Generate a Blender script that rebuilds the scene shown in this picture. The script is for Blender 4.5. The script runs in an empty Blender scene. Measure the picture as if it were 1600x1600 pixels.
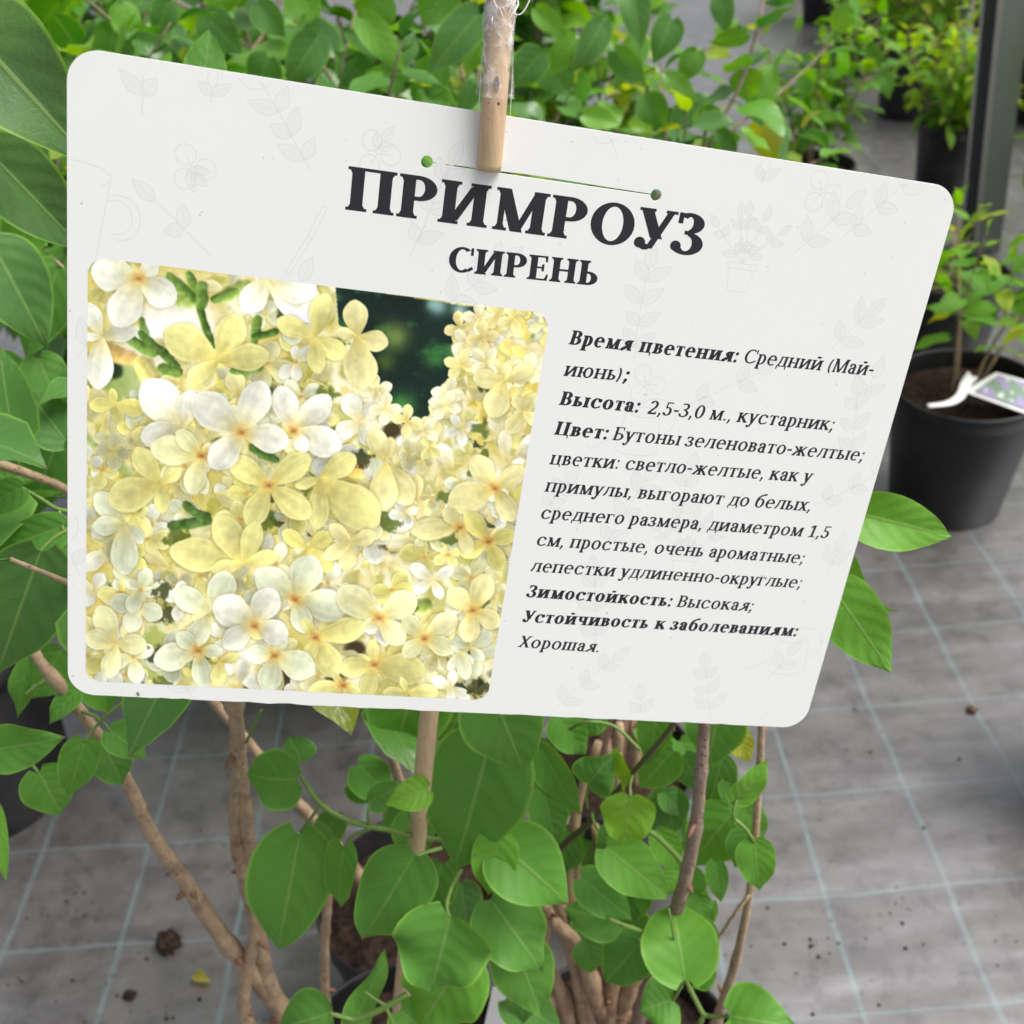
import bpy, math, random
import numpy as np
from mathutils import Vector, Matrix, noise
R_ = math.radians
scene = bpy.context.scene
COL = scene.collection
rng = random.Random(7)

# ------------------------------------------------------------------ camera
F = 1640.0                       # focal length in pixels of the 1600 px photograph
DN = np.array([.0716, .806, .587]); DN /= np.linalg.norm(DN)          # world down, seen from the camera
FG = np.array([-.03248, -.58651, .80929]); FG -= (FG @ DN) * DN; FG /= np.linalg.norm(FG)
RG = np.cross(DN, FG)
B2W = np.array([RG, FG, -DN])    # camera (x right, y down, z forward) -> world
CAMZ = 1.0
cam_d = bpy.data.cameras.new('camera'); cam = bpy.data.objects.new('camera', cam_d); COL.objects.link(cam)
m3 = Matrix([[B2W[i][0], -B2W[i][1], -B2W[i][2]] for i in range(3)])
cam.matrix_world = Matrix.Translation((0, 0, CAMZ)) @ m3.to_4x4()
cam_d.sensor_width = 26.0; cam_d.lens = 26.0 * F / 1600.0
cam_d.clip_start = .01; cam_d.clip_end = 1000
cam_d.dof.use_dof = True; cam_d.dof.focus_distance = .345; cam_d.dof.aperture_fstop = 12.5
scene.camera = cam
# ------------------------------------------------------------------ light
SUN_EL, SUN_AZ = R_(57), R_(98)          # azimuth measured from +Y towards +X
w = bpy.data.worlds.new('World'); scene.world = w; w.use_nodes = True
nt = w.node_tree; bg = nt.nodes['Background']
sky = nt.nodes.new('ShaderNodeTexSky'); sky.sky_type = 'NISHITA'; sky.sun_disc = False
sky.sun_elevation = SUN_EL; sky.sun_rotation = SUN_AZ; sky.air_density = 1.0; sky.dust_density = 6.0; sky.ozone_density = .6
hs = nt.nodes.new('ShaderNodeHueSaturation'); hs.inputs['Saturation'].default_value = .35
nt.links.new(sky.outputs[0], hs.inputs['Color']); nt.links.new(hs.outputs[0], bg.inputs[0])
bg.inputs[1].default_value = .135
sd = bpy.data.lights.new('sun', 'SUN'); sd.energy = 2.3; sd.angle = R_(34); sd.color = (1, .975, .94)
sun = bpy.data.objects.new('sun', sd); COL.objects.link(sun)
sv = Vector((math.sin(SUN_AZ) * math.cos(SUN_EL), math.cos(SUN_AZ) * math.cos(SUN_EL), math.sin(SUN_EL)))
sun.rotation_euler = sv.to_track_quat('Z', 'Y').to_euler()
scene.view_settings.view_transform = 'Standard'; scene.view_settings.look = 'None'
scene.view_settings.gamma = 1; scene.view_settings.exposure = 0.30
scene.cycles.max_bounces = 8; scene.cycles.transparent_max_bounces = 16

# ------------------------------------------------------------------ helpers
def ray(px, py): return np.array([(px - 800) / F, (py - 800) / F, 1.0])
def at(px, py, d):
    """the place at camera depth d seen in the photograph at (px, py)"""
    v = B2W @ (ray(px, py) * d); return Vector((v[0], v[1], v[2] + CAMZ))
def on_z(px, py, z=0.0):
    r = ray(px, py); return at(px, py, (CAMZ - z) / (r @ DN))
def depth_z(px, py, z): return (CAMZ - z) / (ray(px, py) @ DN)

class MB:
    def __init__(s): s.v = []; s.f = []; s.c = []; s.u = []; s.mi = []
    def add(s, verts, faces, col=None, uv=None, mi=0):
        o = len(s.v); s.v += [tuple(p) for p in verts]; s.f += [tuple(i + o for i in f) for f in faces]
        s.c += [tuple(col) if col is not None else (1, 1, 1)] * len(verts) if (col is None or np.ndim(col) == 1) else [tuple(c) for c in col]
        s.u += list(uv) if uv is not None else [(0, 0)] * len(verts)
        s.mi += [mi] * len(faces)
    def build(s, name, mats, parent=None, smooth=True, loc=None):
        me = bpy.data.meshes.new(name)
        vs = s.v
        base = Vector((0, 0, 0))
        if loc is not None: base = Vector(loc)
        if parent is not None and parent.get('_o') is not None: base = Vector(parent['_o'])
        vs = [(p[0] - base.x, p[1] - base.y, p[2] - base.z) for p in vs]
        me.from_pydata(vs, [], s.f)
        ca = me.color_attributes.new('Col', 'FLOAT_COLOR', 'POINT')
        arr = np.ones((len(vs), 4), 'f'); arr[:, :3] = np.array(s.c, 'f').reshape(-1, 3); ca.data.foreach_set('color', arr.ravel())
        uvl = me.uv_layers.new(name='UVMap')
        li = np.zeros(len(me.loops), 'i'); me.loops.foreach_get('vertex_index', li)
        uvl.data.foreach_set('uv', np.array(s.u, 'f').reshape(-1, 2)[li].ravel())
        if not isinstance(mats, (list, tuple)): mats = [mats]
        for m in mats: me.materials.append(m)
        me.polygons.foreach_set('material_index', np.array(s.mi, 'i'))
        me.polygons.foreach_set('use_smooth', np.full(len(me.polygons), smooth))
        me.update()
        o = bpy.data.objects.new(name, me); COL.objects.link(o)
        if parent is not None: o.parent = parent
        else: o.location = base
        return o

def tag(o, label=None, cat=None, group=None, kind=None):
    if label: o['label'] = label
    if cat: o['category'] = cat
    if group: o['group'] = group
    if kind: o['kind'] = kind
    return o
def thing(name, loc, label, cat, group=None):
    o = bpy.data.objects.new(name, None); COL.objects.link(o); o.location = loc; o.empty_display_size = .02
    o['_o'] = tuple(loc)
    return tag(o, label, cat, group)

def catmull(pts, n=5):
    pts = [np.array(p, float) for p in pts]
    if len(pts) < 3: return [pts[0] + (pts[-1] - pts[0]) * i / n for i in range(n + 1)]
    P = [2 * pts[0] - pts[1]] + pts + [2 * pts[-1] - pts[-2]]; out = []
    for i in range(1, len(P) - 2):
        for k in range(n):
            t = k / n; a, b, c, d = P[i - 1], P[i], P[i + 1], P[i + 2]
            out.append(.5 * ((2 * b) + (c - a) * t + (2 * a - 5 * b + 4 * c - d) * t * t + (-a + 3 * b - 3 * c + d) * t ** 3))
    out.append(pts[-1]); return out

def tube(mb, pts, rad, seg=8, n=5, knots=0, seed=0, col=(1, 1, 1), mi=0, rough=0.0):
    """pts: list of 3D points, rad: radius per point"""
    q = catmull([tuple(p) + (r,) for p, r in zip(pts, rad)], n)
    C = np.array([p[:3] for p in q]); rr = np.array([p[3] for p in q])
    rn = random.Random(seed); m = len(C)
    if knots:
        for k in range(knots):
            j = rn.randrange(1, m - 1); rr[j] *= 1.22
    T = np.gradient(C, axis=0); T /= np.linalg.norm(T, axis=1)[:, None] + 1e-12
    a = np.array([1.0, 0, 0]) if abs(T[0][0]) < .8 else np.array([0, 1.0, 0])
    V = []; Uv = []
    for i in range(m):
        a = a - (a @ T[i]) * T[i]; a /= np.linalg.norm(a); b = np.cross(T[i], a)
        for s in range(seg):
            th = 2 * math.pi * s / seg; r = rr[i] * (1 + rough * (rn.random() - .5))
            V.append(C[i] + r * (math.cos(th) * a + math.sin(th) * b)); Uv.append((s / seg, i / m))
    Fc = [(i * seg + s, i * seg + (s + 1) % seg, (i + 1) * seg + (s + 1) % seg, (i + 1) * seg + s) for i in range(m - 1) for s in range(seg)]
    Fc.append(tuple(range(seg))[::-1]); Fc.append(tuple((m - 1) * seg + s for s in range(seg)))
    mb.add(V, Fc, col, Uv, mi)

def srgb(r, g, b):
    return tuple((c / 255 / 12.92) if c / 255 <= .04045 else ((c / 255 + .055) / 1.055) ** 2.4 for c in (r, g, b))

# ------------------------------------------------------------------ materials
def mat(name):
    m = bpy.data.materials.new(name); m.use_nodes = True; t = m.node_tree
    b = t.nodes['Principled BSDF']; return m, t, b
def N(t, ty, **kw):
    n = t.nodes.new(ty)
    for k, v in kw.items():
        if k.startswith('i_'):
            key = k[2:]; key = int(key) if key.isdigit() else key.replace('_', ' ')
            n.inputs[key].default_value = v
        else: setattr(n, k, v)
    return n
def L(t, a, b): t.links.new(a, b)
def math_n(t, op, a, b=None, c=None, clamp=False):
    n = t.nodes.new('ShaderNodeMath'); n.operation = op; n.use_clamp = clamp
    for i, x in enumerate((a, b, c)):
        if x is None: continue
        if isinstance(x, (int, float)): n.inputs[i].default_value = x
        else: L(t, x, n.inputs[i])
    return n.outputs[0]
def mix(t, fac, a, b, mode='MIX'):
    n = t.nodes.new('ShaderNodeMix'); n.data_type = 'RGBA'; n.blend_type = mode
    if isinstance(fac, (int, float)): n.inputs[0].default_value = fac
    else: L(t, fac, n.inputs[0])
    for i, x in ((6, a), (7, b)):
        if isinstance(x, tuple): n.inputs[i].default_value = (*x, 1) if len(x) == 3 else x
        else: L(t, x, n.inputs[i])
    return n.outputs[2]
def ramp(t, fac, lo, hi):
    n = t.nodes.new('ShaderNodeMapRange'); n.interpolation_type = 'SMOOTHSTEP'
    L(t, fac, n.inputs[0]); n.inputs[1].default_value = lo; n.inputs[2].default_value = hi
    return n.outputs[0]
def bump(t, b, h, strength, dist):
    n = t.nodes.new('ShaderNodeBump'); n.inputs['Strength'].default_value = strength; n.inputs['Distance'].default_value = dist
    L(t, h, n.inputs['Height']); L(t, n.outputs[0], b.inputs['Normal']); return n
def coord(t, out='Object'):
    return N(t, 'ShaderNodeTexCoord').outputs[out]
def noise_n(t, vec, scale, detail=3, rough=.55):
    n = N(t, 'ShaderNodeTexNoise'); n.inputs['Scale'].default_value = scale; n.inputs['Detail'].default_value = detail
    n.inputs['Roughness'].default_value = rough; L(t, vec, n.inputs['Vector']); return n.outputs[0]

def leaf_material(name, transl=.28, rough=.46, veins=5.5):
    m, t, b = mat(name)
    at_ = N(t, 'ShaderNodeAttribute', attribute_name='Col')
    uv = N(t, 'ShaderNodeUVMap'); sp = N(t, 'ShaderNodeSeparateXYZ'); L(t, uv.outputs[0], sp.inputs[0])
    u = sp.outputs[0]; s = math_n(t, 'ABSOLUTE', math_n(t, 'MULTIPLY_ADD', sp.outputs[1], 2.0, -1.0))
    s_arc = math_n(t, 'POWER', s, 1.25)
    co = coord(t); wb = math_n(t, 'MULTIPLY', math_n(t, 'SUBTRACT', noise_n(t, co, 70, 2), .5), .10)
    q = math_n(t, 'ADD', math_n(t, 'SUBTRACT', u, math_n(t, 'MULTIPLY', s_arc, .30)), wb)
    fr = math_n(t, 'ABSOLUTE', math_n(t, 'SUBTRACT', math_n(t, 'FRACT', math_n(t, 'MULTIPLY', q, veins)), .5))
    vein = math_n(t, 'SUBTRACT', 1.0, ramp(t, fr, 0.0, .075))
    soft = math_n(t, 'SUBTRACT', 1.0, ramp(t, fr, 0.0, .5))
    vein = math_n(t, 'MULTIPLY', vein, math_n(t, 'SUBTRACT', 1.0, ramp(t, s, .55, .95)))
    mid = math_n(t, 'SUBTRACT', 1.0, ramp(t, math_n(t, 'MULTIPLY', s, math_n(t, 'SUBTRACT', 1.15, math_n(t, 'MULTIPLY', u, .6))), .018, .05))
    edge = ramp(t, s, .90, .97)
    n1 = noise_n(t, co, 45, 3); n2 = noise_n(t, co, 420, 2)
    vo = N(t, 'ShaderNodeTexVoronoi', feature='DISTANCE_TO_EDGE'); vo.inputs['Scale'].default_value = 260; L(t, co, vo.inputs['Vector']); net = math_n(t, 'SUBTRACT', 1.0, ramp(t, vo.outputs['Distance'], .0, .12))
    c = mix(t, math_n(t, 'MULTIPLY', ramp(t, n1, .35, .7), .30), at_.outputs[0], (.075, .24, .012), 'MIX')
    c = mix(t, math_n(t, 'MULTIPLY', net, .16), c, (.09, .25, .03))
    hv = N(t, 'ShaderNodeHueSaturation'); L(t, c, hv.inputs['Color']); hv.inputs['Value'].default_value = 1.55; hv.inputs['Saturation'].default_value = .88
    light = hv.outputs[0]
    c = mix(t, math_n(t, 'MULTIPLY', vein, .24), c, light)
    c = mix(t, math_n(t, 'MULTIPLY', math_n(t, 'SUBTRACT', n2, .4), .35, clamp=True), c, (.03, .09, .02))
    c = mix(t, math_n(t, 'MULTIPLY', edge, .8), c, (.24, .48, .05))
    tipb = math_n(t, 'MULTIPLY', ramp(t, u, .93, .975), ramp(t, noise_n(t, co, 26, 1), .52, .56)); c = mix(t, tipb, c, (.20, .10, .04))
    pit = ramp(t, noise_n(t, co, 190, 1, .3), .765, .79); c = mix(t, math_n(t, 'MULTIPLY', pit, .55), c, (.16, .13, .05))
    c = mix(t, math_n(t, 'MULTIPLY', mid, .55), c, (.30, .42, .13))
    geo = N(t, 'ShaderNodeNewGeometry')
    c_back = mix(t, .40, c, (.17, .32, .09))
    c = mix(t, geo.outputs['Backfacing'], c, c_back)
    L(t, c, b.inputs['Base Color']); b.inputs['Roughness'].default_value = rough
    b.inputs['Specular IOR Level'].default_value = .24
    rr = math_n(t, 'MULTIPLY_ADD', n1, .25, rough - .12); L(t, rr, b.inputs['Roughness'])
    h = math_n(t, 'ADD', math_n(t, 'ADD', math_n(t, 'MULTIPLY', soft, -.42), math_n(t, 'MULTIPLY', net, -.14)), math_n(t, 'MULTIPLY', mid, -.7))
    h = math_n(t, 'ADD', h, math_n(t, 'MULTIPLY', n1, .8))
    bump(t, b, h, .35, .0009)
    tr = N(t, 'ShaderNodeBsdfTranslucent'); hv2 = N(t, 'ShaderNodeHueSaturation'); L(t, c, hv2.inputs['Color'])
    hv2.inputs['Hue'].default_value = .475; hv2.inputs['Saturation'].default_value = 1.15; hv2.inputs['Value'].default_value = 1.6
    L(t, hv2.outputs[0], tr.inputs[0])
    ms = N(t, 'ShaderNodeMixShader'); ms.inputs[0].default_value = transl
    L(t, b.outputs[0], ms.inputs[1]); L(t, tr.outputs[0], ms.inputs[2])
    L(t, ms.outputs[0], t.nodes['Material Output'].inputs[0])
    return m

def bark_material(name, c1, c2, c3):
    m, t, b = mat(name); co = coord(t)
    mp = N(t, 'ShaderNodeMapping'); mp.inputs['Scale'].default_value = (1, 1, .35); L(t, co, mp.inputs[0])
    n = noise_n(t, mp.outputs[0], 220, 5, .6); n2 = noise_n(t, co, 60, 3)
    c = mix(t, ramp(t, n, .35, .7), c1, c2); c = mix(t, math_n(t, 'MULTIPLY', ramp(t, n2, .52, .7), .6), c, c3)
    v = N(t, 'ShaderNodeTexVoronoi'); v.inputs['Scale'].default_value = 300; L(t, co, v.inputs['Vector'])
    c = mix(t, math_n(t, 'MULTIPLY', math_n(t, 'SUBTRACT', 1.0, ramp(t, v.outputs['Distance'], .12, .25)), .45), c, c3)
    L(t, c, b.inputs['Base Color']); b.inputs['Roughness'].default_value = .75
    bump(t, b, math_n(t, 'ADD', n, math_n(t, 'MULTIPLY', ramp(t, v.outputs['Distance'], .1, .3), .5)), .9, .0018); return m

def plain(name, col, rough=.5, noise_amt=.25, scale=80, col2=None, bs=0, spec=.5):
    m, t, b = mat(name); co = coord(t); n = noise_n(t, co, scale, 4)
    c2 = col2 or tuple(x * .7 for x in col)
    L(t, mix(t, math_n(t, 'MULTIPLY', ramp(t, n, .3, .7), noise_amt), col, c2), b.inputs['Base Color'])
    b.inputs['Roughness'].default_value = rough; b.inputs['Specular IOR Level'].default_value = spec
    if bs: bump(t, b, n, .5, bs)
    return m

M_leaf = leaf_material('lilac_leaf')
M_leaf2 = leaf_material('young_leaf', transl=.45, rough=.5, veins=6)
M_leaf_bg = leaf_material('sheltered_lilac_leaf', transl=.34, rough=.30)
for n_ in M_leaf_bg.node_tree.nodes:
    if n_.type == 'BSDF_PRINCIPLED': n_.inputs['Specular IOR Level'].default_value = .55
M_bark = bark_material('lilac_bark', (.46, .33, .21), (.34, .235, .15), (.17, .10, .065))
M_bark_d = bark_material('young_bark', (.33, .235, .18), (.25, .17, .13), (.13, .075, .06))
M_bark_pale = bark_material('pale_bark', (.50, .345, .22), (.38, .245, .155), (.22, .13, .08))
M_bud = plain('bud_scale', (.24, .115, .065), .6, .5, 300, (.14, .07, .04))
M_twig = plain('green_twig', (.16, .27, .05), .5, .5, 120, (.10, .16, .04))
M_twig_b = plain('brown_twig', (.10, .085, .03), .55, .6, 120, (.07, .10, .025))

# weed mat
def mat_ground():
    m, t, b = mat('woven_weed_mat')
    co = coord(t); sp = N(t, 'ShaderNodeSeparateXYZ'); L(t, co, sp.inputs[0])
    wob = math_n(t, 'MULTIPLY', math_n(t, 'SUBTRACT', noise_n(t, co, 5, 2), .5), .016)
    def lines(axis, off, pitch, wd):
        x = math_n(t, 'ADD', sp.outputs[axis], wob)
        f = math_n(t, 'FRACT', math_n(t, 'ADD', math_n(t, 'DIVIDE', math_n(t, 'SUBTRACT', x, off), pitch), 100.5))
        dd = math_n(t, 'MULTIPLY', math_n(t, 'ABSOLUTE', math_n(t, 'SUBTRACT', f, .5)), pitch)
        return math_n(t, 'SUBTRACT', 1.0, ramp(t, dd, wd * .5, wd * 1.3))
    gx = lines(0, .157, .1256, .0027); gy = lines(1, .520, .1292, .0018)
    big = noise_n(t, co, 3.2, 4, .6); midn = noise_n(t, co, 14, 5, .65); fine = noise_n(t, co, 160, 3, .6)
    base = mix(t, ramp(t, big, .3, .7), (.118, .110, .108), (.098, .089, .086))
    base = mix(t, math_n(t, 'MULTIPLY', ramp(t, midn, .45, .75), .65), base, (.15, .14, .134))
    base = mix(t, math_n(t, 'MULTIPLY', ramp(t, midn, .52, .28), .75), base, (.046, .041, .040))
    base = mix(t, math_n(t, 'MULTIPLY', ramp(t, noise_n(t, co, 9, 3), .55, .75), .35), base, (.125, .10, .086))
    mpw = N(t, 'ShaderNodeMapping'); mpw.inputs['Scale'].default_value = (1, 3.2, 1); mpw.inputs['Rotation'].default_value = (0, 0, .12); L(t, co, mpw.inputs[0]); wrk = noise_n(t, mpw.outputs[0], 3.5, 2, .45)
    stn = noise_n(t, co, 30, 4, .7); base = mix(t, math_n(t, 'MULTIPLY', ramp(t, stn, .49, .66), .7), base, (.040, .034, .030)); base = mix(t, math_n(t, 'MULTIPLY', ramp(t, stn, .47, .3), .6), base, (.165, .15, .14))
    strk = noise_n(t, mpw.outputs[0], 55, 3, .6); base = mix(t, math_n(t, 'MULTIPLY', ramp(t, strk, .50, .72), .22), base, (.17, .16, .155)); base = mix(t, math_n(t, 'MULTIPLY', ramp(t, strk, .46, .28), .22), base, (.052, .046, .043))
    smg = noise_n(t, mpw.outputs[0], 7.5, 3, .6); base = mix(t, math_n(t, 'MULTIPLY', ramp(t, smg, .52, .68), .42), base, (.050, .045, .044))
    # weave
    wv = N(t, 'ShaderNodeTexWave'); wv.inputs['Scale'].default_value = 190; wv.bands_direction = 'X'; wv.inputs['Distortion'].default_value = .6; L(t, co, wv.inputs[0])
    wv2 = N(t, 'ShaderNodeTexWave'); wv2.inputs['Scale'].default_value = 150; wv2.bands_direction = 'Y'; wv2.inputs['Distortion'].default_value = .6; L(t, co, wv2.inputs[0])
    weave = math_n(t, 'MULTIPLY', wv.outputs['Fac'], wv2.outputs['Fac'])
    base = mix(t, math_n(t, 'MULTIPLY', weave, .35), base, (.155, .148, .148))
    crumb = ramp(t, noise_n(t, co, 95, 2, .5), .70, .76)
    patch = ramp(t, noise_n(t, co, 4.5, 2), .45, .62)
    base = mix(t, math_n(t, 'MULTIPLY', math_n(t, 'MULTIPLY', crumb, patch), .85), base, (.035, .022, .016))
    fade = math_n(t, 'MULTIPLY_ADD', noise_n(t, co, 22, 3), .9, .12, clamp=True)
    lx = math_n(t, 'MULTIPLY', math_n(t, 'MULTIPLY', gx, fade), .68); ly = math_n(t, 'MULTIPLY', math_n(t, 'MULTIPLY', gy, fade), .68)
    base = mix(t, lx, base, (.17, .28, .30)); base = mix(t, ly, base, (.18, .27, .28))
    L(t, base, b.inputs['Base Color'])
    L(t, math_n(t, 'MULTIPLY_ADD', fine, .2, .26), b.inputs['Roughness']); b.inputs['Specular IOR Level'].default_value = .85
    b.inputs['Specular Tint'].default_value = (.86, .9, 1, 1); b.inputs['Coat Weight'].default_value = 1.0; b.inputs['Coat Roughness'].default_value = .35; b.inputs['Coat IOR'].default_value = 1.8
    hh = math_n(t, 'ADD', math_n(t, 'MULTIPLY', weave, .15), math_n(t, 'MULTIPLY', fine, .4))
    hh = math_n(t, 'ADD', hh, math_n(t, 'MULTIPLY', crumb, math_n(t, 'MULTIPLY', patch, 1.5)))
    bump(t, b, hh, .5, .0015); bp = N(t, 'ShaderNodeBump'); bp.inputs['Strength'].default_value = .6; bp.inputs['Distance'].default_value = .026; L(t, wrk, bp.inputs['Height']); t.nodes['Bump'].name = 'fine'; L(t, bp.outputs[0], t.nodes['fine'].inputs['Normal']); return m
M_ground = mat_ground()

def mat_soil():
    m, t, b = mat('potting_soil'); co = coord(t); n = noise_n(t, co, 130, 5, .7); n2 = noise_n(t, co, 40, 3)
    c = mix(t, ramp(t, n, .3, .75), (.016, .010, .008), (.085, .052, .038)); c = mix(t, math_n(t, 'MULTIPLY', ramp(t, n2, .5, .7), .5), c, (.085, .05, .036))
    L(t, c, b.inputs['Base Color']); b.inputs['Roughness'].default_value = .95; b.inputs['Specular IOR Level'].default_value = .15
    bump(t, b, n, 1, .006); return m
M_soil = mat_soil()
def mat_pot():
    m, t, b = mat('black_pot_plastic'); co = coord(t); n = noise_n(t, co, 18, 4); n2 = noise_n(t, co, 300, 2)
    c = mix(t, math_n(t, 'MULTIPLY', ramp(t, n, .45, .8), .55), (.012, .012, .014), (.055, .050, .047))
    L(t, c, b.inputs['Base Color']); b.inputs['Roughness'].default_value = .48; b.inputs['Specular IOR Level'].default_value = .4
    bump(t, b, n2, .15, .0006); return m
M_pot = mat_pot()

# ------------------------------------------------------------------ ground
def gz(x, y):
    k = min(1, max(0, (y - 1.05) / .6)) if y > 0 else min(1, max(0, (-.3 - y)))
    z = (noise.noise(Vector((x * 1.1, y * 2.1, 3))) * .5 + noise.noise(Vector((x * 3.3 + y, y * 5, 1))) * .22) * .022 * k
    return z + noise.noise(Vector((x * 4, y * 6, 9))) * .003
def ground():
    xs = np.concatenate([np.linspace(-400, -5, 30), np.linspace(-4.8, 6, 260), np.linspace(6.3, 400, 30)])
    ys = np.concatenate([np.linspace(-300, -1, 20), np.linspace(-.9, 7, 230), np.linspace(7.3, 500, 40)])
    mb = MB(); V = [(x, y, gz(x, y)) for y in ys for x in xs]; nx = len(xs)
    mb.add(V, [(j * nx + i, j * nx + i + 1, (j + 1) * nx + i + 1, (j + 1) * nx + i) for j in range(len(ys) - 1) for i in range(nx - 1)])
    tag(mb.build('ground', M_ground), 'grey woven weed mat with faded cyan grid lines covering the floor', 'ground', kind='structure')
ground()

# ------------------------------------------------------------------ leaves
PROF_T = [0, .03, .08, .15, .24, .34, .44, .54, .64, .74, .82, .89, .95, 1]
PROF_W = [.26, .56, .80, .94, 1, .99, .93, .83, .69, .52, .36, .21, .09, .0]
def leaf_col(h, rn):
    """h: 0 dark blue-green, .5 mid green, 1 yellow-green, 1.5 yellow"""
    ks = [(-.5, (.011, .046, .020)), (0, (.022, .125, .024)), (.25, (.034, .178, .016)), (.5, (.060, .245, .009)), (.8, (.12, .35, .006)), (1, (.23, .45, .006)), (1.5, (.58, .45, .03)), (2, (.45, .22, .05))]
    c = np.array([np.interp(h, [k[0] for k in ks], [k[1][i] for k in ks]) for i in range(3)])
    return c * (1.22 + .24 * (rn.random() - .5))
def add_leaf(mb, base, tip, nrm, width, h=.4, rn=rng, nt_=12, ns=8, droop=.06, fold=.12, wave=.05, heart=.10, twist=0, bend=0, narrow=0, quilt=0.0):
    base = np.array(base); tip = np.array(tip); Lg = np.linalg.norm(tip - base)
    a = (tip - base) / Lg; n = np.array(nrm, float); n -= (n @ a) * a; n /= np.linalg.norm(n) + 1e-9; s_ = np.cross(n, a)
    col = leaf_col(h, rn); V = []; Uv = []; ph = rn.random() * 6.28; ph2 = rn.random() * 6.28; asym = .06 * (rn.random() - .5)
    kf = 2 + rn.random() * 1.5
    for i in range(nt_ + 1):
        t = i / nt_; t = t ** 1.15 if i < nt_ else 1
        wv_ = np.interp(t, PROF_T, PROF_W) * width * .5
        if narrow: wv_ *= (1 - narrow * (1 - t) * .3)
        for j in range(ns + 1):
            s = -1 + 2 * j / ns
            along = t * Lg - heart * Lg * abs(s) ** 1.6 * max(0, 1 - t * 2.2) ** 2
            side = s * wv_ * (1 + asym * np.sign(s)) + bend * Lg * 4 * t * (1 - t)
            up = droop * Lg * 4 * t * (1 - t) + fold * abs(s) * wv_ + wave * width * (abs(s) ** 2) * math.sin(kf * 3.1 * t + ph + (1.7 if s > 0 else 0)) * min(1, 3 * (1 - t) + .2)
            up += .02 * width * math.sin(5 * t + ph2 + 2.0 * s)
            up += twist * s * wv_ * (t - .3) + .04 * Lg * math.sin(ph2) * t * t * (1 - t)
            up -= quilt * width * math.cos(34.5 * (t - .30 * abs(s) ** 1.25)) * abs(s) * (1 - abs(s)) * 4 * min(1, 4 * (1 - t))
            V.append(base + a * along + s_ * side + n * up); Uv.append((t, j / ns))
    k = ns + 1
    mb.add(V, [(i * k + j, i * k + j + 1, (i + 1) * k + j + 1, (i + 1) * k + j) for i in range(nt_) for j in range(ns)], col, Uv)

def hero(mb, bx, by, tx, ty, wpx, d, h=.4, dt=0.0, roll=0, **kw):
    """leaf seen from (bx,by) at its stalk to (tx,ty) at its tip, at depth d (tip d+dt)"""
    b_ = at(bx, by, d); t_ = at(tx, ty, d + dt)
    mid = (b_ + t_) / 2; a = (t_ - b_).normalized(); view = (Vector((0, 0, CAMZ)) - mid).normalized()
    n = (view - a * view.dot(a)).normalized()
    n = Matrix.Rotation(R_(roll), 3, a) @ n
    wd = wpx / F * (d + dt / 2) / max(.35, math.cos(R_(roll)))
    add_leaf(mb, b_, t_, n, wd, h, **kw)

def px_tube(pts, rpx=None, rad=None):
    """pts (px,py,depth); widths in px (full width) -> points and radii"""
    P = [at(*p) for p in pts]
    return P, [w_ * .5 / F * p[2] for w_, p in zip(rpx, pts)] if rad is None else rad

# ------------------------------------------------------------------ pots
def make_pot(cx, cy, h, r, label, group='black plastic nursery pots', soil_drop=.03, ground_z=None, lean=(0, 0), cat='pot', seg=48):
    z0 = gz(cx, cy) if ground_z is None else ground_z
    t = thing('flower_pot', (cx, cy, z0), label, cat, group)
    prof = [(r * .74, .0), (r * .76, .003), (r * .95, h * .86), (r * .955, h * .90), (r * 1.0, h * .905), (r * 1.0, h * .985), (r * .99, h), (r * .965, h), (r * .955, h * .98), (r * .93, h * .88), (r * .72, .006)]
    mb = MB(); V = []
    for (pr, pz) in prof:
        for s in range(seg):
            a = 2 * math.pi * s / seg; V.append((cx + pr * math.cos(a), cy + pr * math.sin(a), z0 + pz))
    k = len(prof)
    mb.add(V, [(i * seg + s, i * seg + (s + 1) % seg, (i + 1) * seg + (s + 1) % seg, (i + 1) * seg + s) for i in range(k - 1) for s in range(seg)])
    mb.f.append(tuple(range(seg))[::-1]); mb.mi.append(0)
    mb.build('pot_body', M_pot, t)
    # soil
    mb = MB(); rs = r * .94; zs = z0 + h - soil_drop; nr = 16; V = [(cx, cy, zs + .006)]
    for i in range(1, nr + 1):
        for s in range(seg):
            a = 2 * math.pi * s / seg; q = rs * i / nr; x = cx + q * math.cos(a); y = cy + q * math.sin(a)
            z = zs + (1 - (i / nr) ** 2) * .012 + (noise.noise(Vector((x * 40, y * 40, 2))) * .007 + noise.noise(Vector((x * 110, y * 110, 5))) * .004) * (1 if i < nr else 0)
            V.append((x, y, z))
    Fc = [(0, 1 + s, 1 + (s + 1) % seg) for s in range(seg)]
    Fc += [(1 + i * seg + s, 1 + (i + 1) * seg + s, 1 + (i + 1) * seg + (s + 1) % seg, 1 + i * seg + (s + 1) % seg) for i in range(nr - 1) for s in range(seg)]
    mb.add(V, Fc); mb.build('soil', M_soil, t)
    return t, zs + .008

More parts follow.
